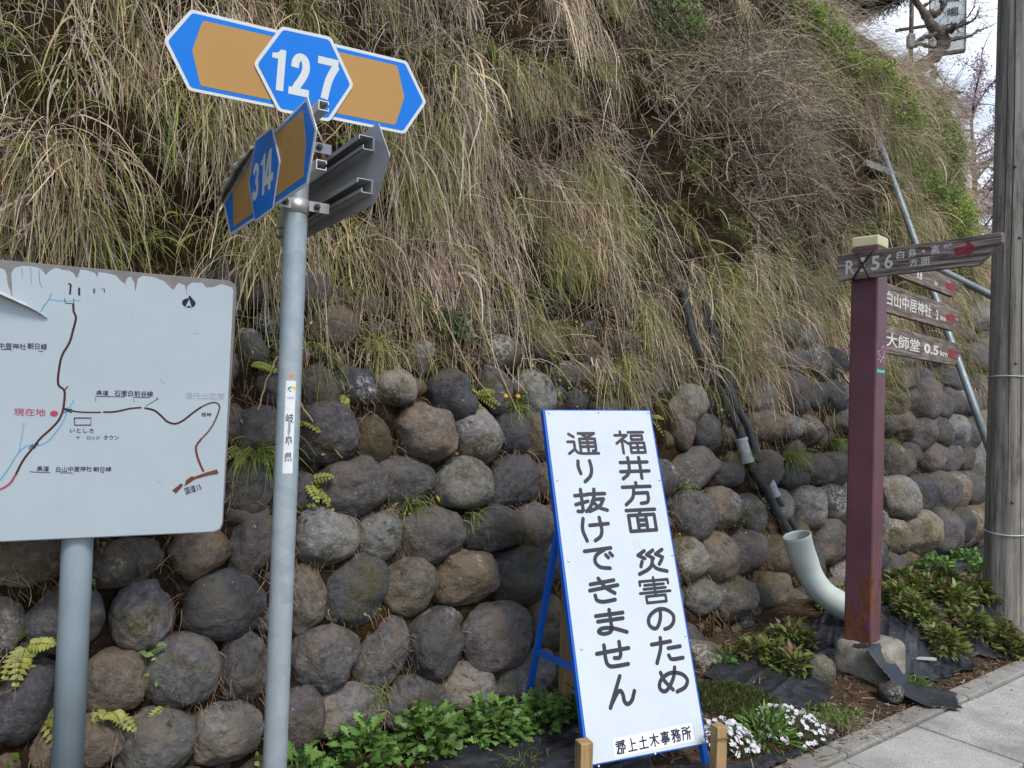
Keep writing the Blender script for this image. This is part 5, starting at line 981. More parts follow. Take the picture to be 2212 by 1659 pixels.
def holes(s, q): return vnoise(np.c_[s * 1.5, q * 1.9, s * 0 + 14]) + .55 * vnoise(np.c_[s * 4.3, q * 4.7, s * 0 + 15]) > np.where(s < .7, -.6, -.22)
def dry_grass():
    sp = Soup(); T3 = T0
    # (a) tussocks: mop-like clumps hanging from the slope
    n = 1000; s = rsv.uniform(-5, 11.5, n * 4); q = rsv.uniform(1.75, 6.4, n * 4); P, N_ = surf(s, q); ok = in_frame(P); s, q = s[ok][:n], q[ok][:n]
    dens = vnoise(np.c_[s * 1.1, q * 1.4, s * 0 + 4]); keep = (dens > -.5) & holes(s, q + .12); s, q = s[keep], q[keep]
    for i in range(len(s)):
        big = rsv.uniform(.5, 1.6); u_, v_ = uv_of(surf(s[i], q[i])[0][None]); u_, v_ = u_[0], v_[0]
        shrubby = 1330 < u_ < 1850 and 40 < v_ < 500
        m = int(rsv.uniform(60, 150) * (.12 if shrubby else 1)); a = s[i] + rsv.normal(size=m) * .055 * big; b = q[i] + rsv.normal(size=m) * .035 * big; P, N_ = surf(a, b, -.01)
        side = rsv.normal(size=(m, 1)) * .55; D = nrm(N_ * rsv.uniform(.3, 1.0, (m, 1)) + T3 * side + np.array([0, 0, 1.]) * rsv.uniform(-.5, .75, (m, 1)))
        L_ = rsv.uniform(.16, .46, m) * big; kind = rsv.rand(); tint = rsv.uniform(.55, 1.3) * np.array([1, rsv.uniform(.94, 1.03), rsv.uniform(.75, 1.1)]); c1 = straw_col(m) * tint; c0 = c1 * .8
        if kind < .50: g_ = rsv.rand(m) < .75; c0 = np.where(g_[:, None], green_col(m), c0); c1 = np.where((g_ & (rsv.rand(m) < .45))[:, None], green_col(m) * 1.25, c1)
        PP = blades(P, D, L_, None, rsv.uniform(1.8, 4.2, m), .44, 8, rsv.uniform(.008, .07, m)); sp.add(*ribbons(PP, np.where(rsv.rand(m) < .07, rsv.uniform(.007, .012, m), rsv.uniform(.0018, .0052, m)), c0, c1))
    # (b) long pale straw hanging straight down the face
    n = 15500; s = rsv.uniform(-5, 8.5, n * 3); q = rsv.uniform(2.2, 6.6, n * 3); cl = vnoise(np.c_[s * 2.6, q * .55, s * 0 + 9]) + .5 * vnoise(np.c_[s * 7, q * 1.0, s * 0 + 2]); P, N_ = surf(s, q); u_, v_ = uv_of(P)
    keep = in_frame(P) & holes(s, q + .25) & (cl > np.where(s < .8, -.02, .18)) & ~((u_ > 1330) & (u_ < 1850) & (v_ > 30) & (v_ < 520)) & ((u_ < 1500) | (rsv.rand(len(u_)) < .3)); s, q = s[keep][:n], q[keep][:n]; n = len(s); P, N_ = surf(s, q, -.01)
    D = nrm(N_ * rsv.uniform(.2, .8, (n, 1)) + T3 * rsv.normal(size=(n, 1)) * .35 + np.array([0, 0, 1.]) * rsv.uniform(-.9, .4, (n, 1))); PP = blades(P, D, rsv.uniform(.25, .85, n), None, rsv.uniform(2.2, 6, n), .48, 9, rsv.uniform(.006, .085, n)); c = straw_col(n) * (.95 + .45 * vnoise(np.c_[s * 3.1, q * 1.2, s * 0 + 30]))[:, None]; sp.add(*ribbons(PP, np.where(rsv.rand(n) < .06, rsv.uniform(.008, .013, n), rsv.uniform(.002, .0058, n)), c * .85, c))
    # (c) tangle: short straws lying every way over the soil
    n = 24000; s = rsv.uniform(-5, 11.5, n * 3); q = rsv.uniform(1.7, 6.7, n * 3); P, N_ = surf(s, q); keep = in_frame(P) & (holes(s, q) | (rsv.rand(len(s)) < .18)) & (vnoise(np.c_[s * 2.3, q * 2.6, s * 0 + 6]) > -.3); s, q = s[keep][:n], q[keep][:n]; n = len(s); P, N_ = surf(s, q)
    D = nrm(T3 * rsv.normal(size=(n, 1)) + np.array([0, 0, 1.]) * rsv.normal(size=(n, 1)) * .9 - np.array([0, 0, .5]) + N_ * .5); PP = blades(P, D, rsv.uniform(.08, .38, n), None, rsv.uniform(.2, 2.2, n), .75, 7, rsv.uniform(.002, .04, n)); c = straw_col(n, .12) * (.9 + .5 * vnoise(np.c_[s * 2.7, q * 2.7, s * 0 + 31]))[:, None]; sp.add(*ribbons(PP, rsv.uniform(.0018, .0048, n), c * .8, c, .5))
    # (d) straws that arch out to the right over the ridge
    n = 3400; s = rsv.uniform(4.5, 11.5, n); q = rsv.uniform(4.6, 7.0, n); P, N_ = surf(s, q); D = nrm(T3 * rsv.uniform(.2, 1.3, (n, 1)) + N_ * rsv.uniform(.1, .7, (n, 1)) + np.array([0, 0, 1.]) * rsv.uniform(.0, .8, (n, 1)))
    PP = blades(P, D, rsv.uniform(.35, 1.05, n), None, rsv.uniform(.8, 2.2, n), .22, 9, np.full(n, .01)); c = straw_col(n); sp.add(*ribbons(PP, rsv.uniform(.0022, .005, n), c * .85, c))
    o = sp.build('dry_grass', M_STRAW); tag(o, 'tangled dead straw coloured grass hanging all over the steep bank', 'dry grass', kind='stuff')
    # (e) litter of bits of straw and needles on stones, in the gaps and over the garden soil
    sp = Soup(); n = 45000; s = rsv.uniform(-2.8, 9, n); q = rsv.uniform(.05, 2.0, n); row = vnoise(np.c_[s * 6, q * 8, s * 0]); keep = row > -.1; s, q = s[keep], q[keep]; n = len(s); P, N_ = bank(s, q, rsv.uniform(.0, .07, n)); D = nrm(T3 * rsv.normal(size=(n, 1)) + np.array([0, 0, -.8]) * np.abs(rsv.normal(size=(n, 1))) + N_ * .5)
    PP = blades(P, D, rsv.uniform(.03, .13, n), None, rsv.uniform(.5, 2.5, n), .6, 5); c = straw_col(n, .30); c[:, 1:] *= [.84, .70]; sp.add(*ribbons(PP, rsv.uniform(.0012, .003, n), c * .7, c))
    n = 9000; k = np.where(rsv.rand(n) < .12, rsv.normal(size=n) * .05, rsv.uniform(.0, 1.05, n)); t = rsv.uniform(-2.2, 4.5, n); P = K0 + KT * t[:, None] + KN * k[:, None]; P[:, 2] = np.maximum(garden_z(P[:, 0], P[:, 1]), np.where(k < .005, .0165, -1)) + rsv.uniform(0, .012, n) * (k > 0); D = rsv.normal(size=(n, 3)); D[:, 2] *= .2; PP = blades(P, nrm(D), rsv.uniform(.015, .07, n), None, rsv.uniform(0, .4, n), .4, 4); c = straw_col(n, .45); c[:, 1:] *= [.85, .72]
    sp.add(*ribbons(PP, rsv.uniform(.0015, .009, n), c * .7, c, .6, np.tile([0, 0, 1.], (n, 1)))); tag(sp.build('leaf_litter', M_STRAW), 'brown bits of straw and dead leaves on the soil and between the stones', 'leaf litter', kind='stuff')
dry_grass()

def green_on_bank():
    """fresh grass blades and small leaves that nobody could count"""
    sp = Soup(); n = 420; s = rsv.uniform(-3.2, 11, n); q = np.where(rsv.rand(n) < .5, rsv.uniform(1.5, 3.0, n), rsv.uniform(1.6, 6.4, n)); P, _ = surf(s, q); ok = in_frame(P); s, q = s[ok], q[ok]
    for i in range(len(s)):
        m = rsv.randint(12, 42); a = s[i] + rsv.normal(size=m) * .045; b = q[i] + rsv.normal(size=m) * .03; P, N_ = surf(a, b); D = nrm(N_ * rsv.uniform(.4, 1, (m, 1)) + T0 * rsv.normal(size=(m, 1)) * .5 + np.array([0, 0, 1.]) * rsv.uniform(.0, 1, (m, 1)))
        PP = blades(P, D, rsv.uniform(.10, .30, m), None, rsv.uniform(1.2, 3, m), .2, 7, np.full(m, .01)); c = green_col(m); sp.add(*ribbons(PP, rsv.uniform(.002, .0055, m), c * .8, c * 1.25, .25))
    n = 170; s = rsv.uniform(-3.2, 6.5, n); q = rsv.uniform(2.0, 5.5, n); P, N_ = surf(s, q); D = nrm(N_ * rsv.uniform(.5, 1, (n, 1)) + T0 * rsv.normal(size=(n, 1)) * .7 + np.array([0, 0, 1.]) * rsv.uniform(-.2, .9, (n, 1))); PP = blades(P, D, rsv.uniform(.14, .42, n), None, rsv.uniform(.8, 3, n), .2, 9, np.full(n, .03)); c = np.where((rsv.rand(n) < .6)[:, None], green_col(n), straw_col(n)); sp.add(*ribbons(PP, rsv.uniform(.009, .018, n), c * .85, c * 1.1, .2))
    tag(sp.build('green_grass', M_LEAF), 'fresh green grass blades growing between the dead straw on the bank', 'grass', kind='stuff')
    sp = Soup(); n = 330; s = rsv.uniform(-3.2, 11.5, n); q = np.where(rsv.rand(n) < .3, rsv.uniform(.2, 1.9, n), rsv.uniform(1.7, 6.4, n)); P, _ = surf(s, q); ok = in_frame(P); s, q = s[ok], q[ok]
    for i in range(len(s)):
        m = rsv.randint(8, 30); sz = rsv.uniform(.6, 1.3); a = s[i] + rsv.normal(size=m) * .05; b = q[i] + rsv.normal(size=m) * .05; P, N_ = surf(a, b, rsv.uniform(.02, .075, m)); D = nrm(rand_dir(m) + N_ * .4); c = green_col(m) * np.array([.9, 1.15, .8]); sp.add(*leaves(P, D, nrm(N_ + rand_dir(m) * .6), rsv.uniform(.014, .032, m) * sz, rsv.uniform(.010, .020, m) * sz, c, SIMPLE))
    tag(sp.build('small_weeds', M_LEAF), 'small green weed leaves scattered over the bank and between the wall stones', 'weeds', kind='stuff')
green_on_bank()

def bare_shrub():
    """the grey-brown twig thicket in the upper middle right, with its first small leaves"""
    r = None; sp = Soup(); lv = Soup(); ctr = bank_hit(1620, 250); s0, q0 = bank_inv(ctr); r = empty('bare_shrub', ctr, 'dense tangle of bare grey brown twigs with tiny pale leaves above the boulder wall', 'shrub')
    n = 4200; s = s0 + rsv.normal(size=n) * .72 + .1; q = q0 + rsv.normal(size=n) * .50 - .05; P, N_ = surf(s, q, rsv.uniform(.0, .42, n) * np.exp(-((s - s0) / 1.1) ** 2 - ((q - q0) / .7) ** 2) + .01)
    D = nrm(T0 * rsv.normal(size=(n, 1)) * 1.0 + np.array([0, 0, 1.]) * (rsv.normal(size=(n, 1)) * .45 - .1) + N_ * rsv.uniform(-.1, .6, (n, 1))); L_ = rsv.uniform(.18, .75, n); PP = blades(P, D, L_, None, rsv.uniform(.1, 1.1, n), .5, 9, np.full(n, .012))
    c = np.array([[.26, .19, .145], [.36, .28, .21], [.13, .09, .068], [.48, .40, .31]])[rsv.randint(0, 4, n)] * rsv.uniform(.7, 1.1, (n, 1)); sp.add(*ribbons(PP, rsv.uniform(.002, .0068, n), c, c * 1.05, .4))
    sp.build('twigs', M_TWIG, r)
    m = 15000; i = rsv.randint(0, n, m); k = rsv.randint(2, 9, m); p = PP[i, k] + rsv.normal(size=(m, 3)) * .006; d = nrm(np.array([0, 0, .9]) + rand_dir(m) * .6); c = np.array([[.20, .25, .10], [.28, .32, .17], [.14, .19, .07]])[rsv.randint(0, 3, m)] * rsv.uniform(.75, 1.2, (m, 1)); lv.add(*leaves(p, d, rand_dir(m), rsv.uniform(.010, .022, m), rsv.uniform(.004, .008, m), c, SIMPLE)); lv.build('leaves', M_LEAF, r)
    # main stems
    mb = MB()
    for k_, (pts) in enumerate(([(1700, 560), (1640, 480), (1560, 400), (1480, 330), (1430, 250), (1400, 200)], [(1560, 620), (1520, 500), (1450, 430), (1380, 300)], [(1700, 120), (1560, 140), (1470, 230), (1390, 330), (1370, 470)], [(1790, 300), (1640, 290), (1520, 300), (1430, 280)], [(1880, 460), (1760, 400), (1640, 370), (1540, 330)])):
        P = smooth_path([bank_hit(u, v, .10 + .05 * (j % 3)) for j, (u, v) in enumerate(pts)], 7); mb.tube(P + rsv.normal(size=P.shape) * .004, np.linspace(.011, .004, len(P)), 7, 0, True, (.16, .125, .10))
    mb.build('stems', M_TWIG, r, True)
bare_shrub()

def leafy_shrubs():
    """clipped azalea-like shrubs along the ridge and the far shoulder"""
    for (u, v, su, sv, n, cc, lab) in ((1790, 95, .40, .26, 4200, (.14, .20, .03), 'bright green small leaved shrub on the ridge below the dark evergreen'), (1900, 215, .60, .28, 5500, (.15, .20, .035), 'green small leaved shrub on the ridge at the foot of the gnarled tree'),
                                        (2030, 330, .50, .42, 5500, (.13, .18, .04), 'green creeping shrub on the far shoulder of the bank'), (2090, 455, .40, .34, 4200, (.18, .24, .045), 'yellow green tufted shrub beside the utility pole at the far end of the bank'), (1985, 420, .40, .30, 3600, (.10, .15, .03), 'green shrub around the short grey tube and plank on the bank'), (1450, 45, .35, .22, 1500, (.09, .14, .035), 'small green leafy shrub at the top edge left of the bare twigs')):
        p = bank_hit(u, v); 
        if p is None: p = bank_hit(u - 60, v + 40)
        if p is None: continue
        s0, q0 = bank_inv(p); r = empty('leafy_shrub', p, lab, 'shrub', 'green shrubs on the bank'); s = s0 + rsv.normal(size=n) * su; q = q0 + rsv.normal(size=n) * sv; bul = np.exp(-((s - s0) / su / 1.3) ** 2 - ((q - q0) / sv / 1.3) ** 2)
        clump = .5 + .5 * vnoise(np.c_[s * 7, q * 7, s * 0 + u]); P, N_ = surf(s, q, rsv.uniform(.3, 1, n) ** .5 * bul * .36 * (.35 + clump) + .01); up = nrm(N_ + np.array([0, 0, 1.])); D = nrm(up * .6 + rand_dir(n) * .9); c = np.array(cc) * 1.45 * rsv.uniform(.55, 1.5, (n, 1)) * (1 + rsv.normal(size=(n, 3)) * .08)
        sp = Soup(); sp.add(*leaves(P, D, nrm(up + rand_dir(n) * .5), rsv.uniform(.026, .052, n), rsv.uniform(.013, .024, n), np.clip(c, .01, 1), SIMPLE)); sp.build('foliage', M_LEAF, r)
        m = 160; i = rsv.randint(0, n, m); p0, _ = surf(s[i], q[i], -.02); D = nrm(P[i] - p0 + rsv.normal(size=(m, 3)) * .05); PP = blades(p0, D, np.linalg.norm(P[i] - p0, axis=1) + .06, None, np.full(m, .1), .3, 5); c = np.tile([.16, .12, .09], (m, 1)); sp = Soup(); sp.add(*ribbons(PP, np.full(m, .006), c, c)); sp.build('stems', M_TWIG, r)
leafy_shrubs()

def long_stalks():
    """the few long yellow reed stalks that stand out one by one"""
    for pts, off, w, lab in (([(905, 590), (960, 690), (1010, 790), (1065, 862)], .10, .010, 'long yellow dead reed stalk slanting down left of the other long one'), ([(990, 588), (1040, 700), (1090, 830), (1150, 945)], .10, .010, 'longest yellow dead reed stalk ending on the boulders left of the warning board'),
                             ([(1060, 585), (1150, 660), (1230, 770), (1298, 850)], .09, .008, 'greyish dead reed stalk ending above the top of the warning board'), ([(1115, 428), (1220, 437), (1330, 443), (1420, 450)], .14, .008, 'straight yellow reed stalk lying level below the bare twig tangle'),
                             ([(1790, 290), (1860, 340), (1925, 420), (1990, 505)], .35, .009, 'long pale reed stalk slanting behind the maroon post top'), ([(700, 310), (760, 250), (830, 190)], .1, .006, 'thin brown stalk rising behind the grey third panel'),
                             ([(1130, 430), (1200, 480), (1260, 545), (1310, 600)], .12, .007, 'thin yellow reed stalk slanting down from the level stalk'), ([(600, 770), (570, 840), (545, 930), (530, 985)], .07, .008, 'yellow dead reed stalk hanging between the map board and the pole'), ([(640, 860), (690, 930), (740, 990)], .10, .009, 'short yellow reed stalk resting on the boulder right of the pole'), ([(1130, 700), (1180, 755), (1240, 800)], .09, .005, 'bent thin straw stalk crossing over the top row of stones')):
        P = smooth_path([bank_hit(u, v, off) for u, v in pts], 6); m = MB(); m.tube(P + rsv.normal(size=P.shape) * .002, np.linspace(w * .55, w * .25, len(P)), 6, 0, True, (.50, .385, .19)); tag(m.build('reed_stalk', M_STRAW, None, True), lab, 'reed stalk', 'long dead reed stalks on the bank')
long_stalks()

def frond(sp, base, d, nrm_, L_, w, c, pairs=11, droop=.5):
    """one fern frond: a bent midrib with paired leaflets"""
    t = np.linspace(0, 1, pairs + 2)[1:]; d = unit(d); P = base + d * (L_ * t[:, None]) + np.array([0, 0, -1.]) * (L_ * droop * t[:, None] ** 2); T = nrm(np.gradient(np.vstack([base, P]), axis=0)[1:]); X = nrm(np.cross(T, nrm_)); prof = np.sin(np.pi * np.clip(t * .86 + .16, 0, 1)) ** .8
    for sg in (-1, 1):
        n = len(P); sp.add(*leaves(P, nrm(X * sg + T * .45), np.tile(nrm_, (n, 1)), w * prof, w * .50 * np.ones(n), np.tile(c, (n, 1)) * rsv.uniform(.8, 1.2, (n, 1)), SIMPLE, .15, .1))
    K = np.vstack([base, P])[None]; sp.add(*ribbons(K, np.array([.0035]), np.array([c]) * .7, np.array([c]) * .8))
def ferns():
    Y, G_, B = (.25, .26, .045), (.13, .18, .045), (.22, .11, .04)
    for (u, v, n, L_, c, lab) in ((655, 905, 4, .17, Y, 'yellow green fern just right of the galvanised pole beside the sticker'), (668, 1040, 3, .15, Y, 'small yellow fern low beside the pole under the sticker'), (1035, 850, 4, .15, Y, 'yellow fern above the boulders left of the warning board top'), (545, 785, 3, .14, Y, 'yellow fern leaf just left of the pole under the grass'), (532, 970, 3, .13, Y, 'yellow fern between map board edge and pole'), (1010, 855, 2, .12, Y, 'small yellow fern beside two taller fronds above the stones'), (755, 855, 2, .13, Y, 'tiny yellow fern under the first row of overhanging grass'),
                                  (1560, 690, 5, .30, G_, 'large drooping green fern beside the black hoses'), (1665, 560, 4, .30, G_, 'brownish green fern on the bank left of the maroon post'), (1720, 680, 4, .24, B, 'rust brown withered fern left of the maroon post'), (1410, 900, 2, .13, Y, 'small yellow fern by the upper right corner of the warning board'),
                                  (60, 1395, 4, .16, Y, 'yellow and orange fern at the left edge below the map board'), (95, 1560, 4, .15, Y, 'yellow green fern low at the left edge between boulders'), (240, 1540, 4, .14, Y, 'yellow green leafy fern between two big boulders right of the map pole'), (320, 1410, 3, .12, G_, 'bright green small fern between boulders under the map board'), (360, 1530, 3, .11, Y, 'small fern with withered tips above the lowest purple boulder'), (705, 1560, 3, .12, G_, 'pale green small fern beside the triangular boulder right of the pole'), (1072, 1490, 3, .14, G_, 'upright green fern by the blue rear leg of the warning board'), (715, 1060, 3, .12, Y, 'little fern on the boulder edge below the sticker')):
        p = bank_hit(u, v, .05)
        if p is None: continue
        r = empty('fern', p, lab, 'fern', 'ferns growing from the wall and bank'); s, q = bank_inv(p); nn = bank(s, q)[1]; sp = Soup()
        for k in range(n): d = nn * rsv.uniform(.4, .8) + T0 * rsv.uniform(-1, 1) + np.array([0, 0, rsv.uniform(-.7, .5)]); frond(sp, p - nn * .02, d, unit(nn + np.array([0, 0, .6])), L_ * .8 * rsv.uniform(.7, 1.2), L_ * .22, np.array(c) * rsv.uniform(.75, 1.2), 7, rsv.uniform(.2, .6))
        sp.build('fronds', M_LEAF, r)
ferns()

def grass_tufts():
    for (u, v, n, L_, lab) in ((1688, 985, 170, .26, 'bright green grass tuft on the wall between hoses and maroon post'), (1790, 960, 120, .22, 'green grass tuft on the wall just left of the maroon post'), (1905, 960, 90, .20, 'green grass tuft on the wall just right of the maroon post'), (1590, 985, 70, .16, 'small grass tuft at the coupling of the left hose'), (1465, 1055, 60, .13, 'small grass tuft among boulders right of the warning board'), (880, 1085, 70, .12, 'thin grass tuft among the boulders right of the pole'), (1012, 1120, 70, .12, 'low green grass tuft between boulders left of the warning board'), (785, 1495, 80, .10, 'dense short grass tuft between low boulders'),
                               (1100, 880, 60, .17, 'dandelion plant with two yellow flowers above the boulders'), (540, 985, 120, .24, 'drooping yellow green grass tuft between map board and pole'), (1205, 1060, 40, .17, 'narrow leaved grass clump touching the left edge of the warning board'), (968, 705, 90, .10, 'round leaved dark green rosette on bare soil above the wall')):
        p = bank_hit(u, v, .0)
        if p is None: continue
        r = empty('leaf_rosette' if 'rosette' in lab else 'dandelion_plant' if 'dandelion' in lab else 'grass_tuft', p, lab, 'plant', 'green tufts on the wall'); s, q = bank_inv(p); sp = Soup()
        if 'rosette' in lab:
            m = 70; P, N_ = surf(s + rsv.normal(size=m) * .06, q + rsv.normal(size=m) * .05, rsv.uniform(.02, .09, m)); sp.add(*leaves(P, nrm(rand_dir(m) + np.array([0, 0, .4])), nrm(N_ + np.array([0, 0, .5]) + rand_dir(m) * .3), rsv.uniform(.03, .06, m), rsv.uniform(.025, .04, m), np.tile([.06, .12, .04], (m, 1)) * rsv.uniform(.7, 1.4, (m, 1)), SIMPLE)); sp.build('leaves', M_LEAF, r); continue
        P, N_ = bank(s + rsv.normal(size=n) * .035, q + rsv.normal(size=n) * .02, rsv.uniform(.02, .07, n)); D = nrm(N_ * rsv.uniform(.3, 1, (n, 1)) + T0 * rsv.normal(size=(n, 1)) * .6 + np.array([0, 0, 1.]) * rsv.uniform(.1, 1.1, (n, 1))); PP = blades(P, D, rsv.uniform(.5, 1.1, n) * L_, None, rsv.uniform(1.5, 3.2, n), .15, 7); c = np.array([[.12, .19, .03], [.20, .27, .05], [.30, .31, .10]])[rsv.randint(0, 3, n)] * rsv.uniform(.75, 1.2, (n, 1)); sp.add(*ribbons(PP, rsv.uniform(.0025, .005, n), c * .8, c * 1.15, .25)); sp.build('blades', M_LEAF, r)
        if 'dandelion' in lab:
            for du in (-22, 4):
                f_ = bank_hit(u + du + 15, v - 25, .13); m = 36; a = rsv.uniform(0, 2 * np.pi, m); nn = unit([.5, -.7, .5]); x = unit(np.cross(nn, [0, 0, 1])); y = np.cross(nn, x); d = np.cos(a)[:, None] * x + np.sin(a)[:, None] * y + nn * rsv.uniform(.1, .6, (m, 1)); sp = Soup(); sp.add(*leaves(np.tile(f_, (m, 1)), d, np.tile(nn, (m, 1)), np.full(m, .015), np.full(m, .005), np.tile([.75, .42, .01], (m, 1)) * rsv.uniform(.8, 1.1, (m, 1)), SIMPLE)); K = np.stack([p + np.array([0, 0, .03]), (p + f_) / 2 + np.array([0, 0, .03]), f_])[None]; sp.add(*ribbons(K, np.array([.004]), np.array([[.2, .22, .08]]), np.array([[.2, .22, .08]]), 1)); sp.build('flower', M_LEAF, r)
    p = bank_hit(1833, 752, .10); sp = Soup(); m = 22; sp.add(*leaves(p + rsv.normal(size=(m, 3)) * .018, nrm(rand_dir(m) + np.array([0, 0, .3])), rand_dir(m), np.full(m, .022), np.full(m, .014), np.tile([.36, .08, .48], (m, 1)), SIMPLE)); r = empty('purple_flower', p, 'small purple wild flower left of the maroon post below the top board', 'flower'); sp.build('petals', M_LEAF, r)
    P = smooth_path([bank_hit(1822, 790, .0), p + np.array([0, 0, -.06]), p], 5); mb = MB(); mb.tube(P, .003, 5, 0, True, (.15, .18, .06)); mb.build('stem', M_LEAF, r, True)
grass_tufts()
# ------------------------------------------------------------------ plants of the garden strip
def ground_plant(u, v, zg=.1):
    p = ground_pt(u, v, zg); return np.array([p[0], p[1], float(garden_z(p[0], p[1]))])
def mound(p, rad, hgt, n, leaf_l, leaf_w, cols, rows, label, cat, group, name, seed, up=.55, curl=.3, stems=24, inner=.35):
    rs = np.random.RandomState(seed); r = empty(name, p, label, cat, group); a = rs.uniform(0, 2 * np.pi, n); el = np.arcsin(rs.uniform(.0, 1, n)); rr = rs.uniform(inner, 1, n) ** .6; lump = 1 + .22 * vnoise(np.c_[np.cos(a) * 2 + seed, np.sin(a) * 2, el * 2])
    N_ = np.stack([np.cos(a) * np.cos(el), np.sin(a) * np.cos(el), np.sin(el)], 1); P = p + N_ * np.array([rad, rad, hgt]) * (rr * lump)[:, None] * .88; D = nrm(N_ * np.array([1, 1, .5]) + np.array([0, 0, 1.]) * up * rs.uniform(.2, 1.2, (n, 1)) + nrm(rs.normal(size=(n, 3))) * .55); Nl = nrm(np.array([0, 0, 1.]) + N_ * .5 + nrm(rs.normal(size=(n, 3))) * .45)
    c = np.array(cols)[rs.randint(0, len(cols), n)] * rs.uniform(.7, 1.25, (n, 1)); sz = rs.uniform(.65, 1.15, n); sp = Soup(); sp.add(*leaves(P, D, Nl, leaf_l * sz, leaf_w * sz, c, rows, curl, .2)); sp.build('leaves', M_LEAF, r)
    m = stems; i = rs.randint(0, n, m); b = p + np.c_[rs.normal(size=(m, 2)) * rad * .2, np.zeros(m)]; K = np.stack([b, b * .45 + P[i] * .55 + np.array([0, 0, .25 * hgt]), P[i]], 1); sp = Soup(); cs = np.tile(np.array(cols[0]) * .8, (m, 1)); sp.add(*ribbons(K, np.full(m, .004), cs, cs, .6)); sp.build('stems', M_LEAF, r); return r
def garden_plants():
    G1 = [(.125, .235, .05), (.095, .19, .04), (.17, .29, .07)]
    for k, (u, v, rad, h, n, lab) in enumerate(((645, 1668, .11, .10, 130, 'bright green leafy clump cut by the lower frame edge right of the pole'), (785, 1640, .165, .16, 260, 'bright green lobed leaf clump right of the galvanised pole base'), (930, 1610, .18, .17, 300, 'largest bright green lobed leaf clump at the wall foot left of the warning board'), (1068, 1585, .165, .16, 270, 'bright green lobed leaf clump just left of the blue rear leg'),
                                         (1178, 1560, .14, .15, 220, 'bright green lobed leaf clump at the foot of the blue rear leg'), (1250, 1548, .09, .15, 130, 'bright green lobed leaf clump squeezed behind the left edge of the warning board'), (2020, 1262, .17, .13, 170, 'bright green leaf clump at the far wall foot nearest the maroon post'), (2085, 1232, .17, .14, 170, 'bright green leaf clump at the far wall foot in the middle'), (2125, 1262, .12, .12, 110, 'bright green leaf clump at the far wall foot touching the utility pole'))):
        mound(ground_plant(u, v), rad * .88, h, n, .062, .044, G1, LOBED, lab, 'plant', 'bright green leafy clumps', 'leafy_clump', 50 + k)
    G2 = [(.15, .19, .04), (.12, .155, .04), (.21, .225, .055), (.17, .11, .045), (.13, .18, .04)]
    z7 = lambda x, y: (1458 + x * .3408, 1242 + y * .3408)
    for k, (x, y, rad, h, n, lab) in enumerate(((740, 430, .15, .17, 300, 'bronze green leafy plant left of the maroon post, tallest of its cluster'), (530, 520, .14, .13, 240, 'bronze green leafy plant nearest the warning board on the black sheet'), (760, 590, .12, .12, 200, 'bronze green leafy plant in front of the cluster left of the maroon post'), (1000, 320, .14, .13, 220, 'bronze green leafy plant directly beside the left of the maroon post and pipe end'))):
        mound(ground_plant(*z7(x, y)), rad, h, n, .062, .028, G2, POINTED, lab, 'plant', 'bronze green plants left of the maroon post', 'perennial_plant', 70 + k, .6, .35)
    for k, (x, y, rad, h) in enumerate(((1400, 190, .16, .16), (1590, 120, .16, .15), (1520, 270, .15, .15), (1690, 330, .15, .15), (1740, 170, .16, .15), (1850, 260, .15, .15), (1930, 140, .16, .15), (2020, 240, .15, .15), (2140, 270, .13, .13), (1450, 60, .15, .14), (1690, 50, .15, .14))):
        p = ground_pt(*z7(x, y), .24); p[2] = float(garden_z(p[0], p[1])) + .01
        mound(p, rad, h, 360, .066, .030, G2, POINTED, 'bronze green leafy plant in the dense raised bed between maroon post and utility pole', 'plant', 'bronze green plants in the raised bed', 'perennial_plant', 90 + k, .6, .35)
    # moss phlox with white blossom
    for k, (u, v, rx, nf, lab) in enumerate(((1572, 1572, .13, 150, 'low moss phlox cushion thick with white flowers beside the lower right stake'), (1708, 1540, .19, 110, 'wide moss phlox cushion with scattered white flowers in front of the black sheet'))):
        p = ground_plant(u, v); rs = np.random.RandomState(30 + k); r = empty('moss_phlox', p, lab, 'flowers', 'white flowering moss phlox'); n = 2600; a = rs.uniform(0, 6.28, n); q = np.sqrt(rs.uniform(0, 1, n)); P = p + np.c_[np.cos(a) * q * rx, np.sin(a) * q * rx * .8, .065 * (1 - q ** 2) + rs.uniform(-.01, .015, n)]; P[:, 2] += garden_z(P[:, 0], P[:, 1]) - p[2]
        c = np.array([(.055, .085, .03), (.09, .12, .045), (.13, .14, .07)])[rs.randint(0, 3, n)] * rs.uniform(.7, 1.2, (n, 1)); sp = Soup(); sp.add(*leaves(P, nrm(rs.normal(size=(n, 3)) + np.array([0, 0, 1.1])), nrm(rs.normal(size=(n, 3))), rs.uniform(.014, .028, n), np.full(n, .0038), c, SIMPLE, .1, .1)); sp.build('foliage', M_LEAF, r)
        i = rs.choice(n, nf, False); sp = Soup(); fwd = nrm(np.array([.15, -.45, .8]) + rs.normal(size=(nf, 3)) * .3); x = nrm(np.cross(fwd, rs.normal(size=(nf, 3)))); y = np.cross(fwd, x); f0 = P[i] + fwd * .022
        for j in range(5):
            t = 2 * np.pi * j / 5; d = np.cos(t) * x + np.sin(t) * y; sp.add(*leaves(f0, d, fwd, rs.uniform(.0095, .0125, nf), np.full(nf, .0085), np.tile([.80, .80, .82], (nf, 1)), ((0, .12), (.55, .42), (.9, .5), (1, .3)), -.1, .1))
        sp.build('blossoms', M_LEAF, r); sp = Soup(); sp.add(*leaves(f0 + fwd * .0012, x, fwd, np.full(nf, .003), np.full(nf, .003), np.tile([.5, .45, .12], (nf, 1)), SIMPLE)); sp.build('flower_eyes', M_LEAF, r)
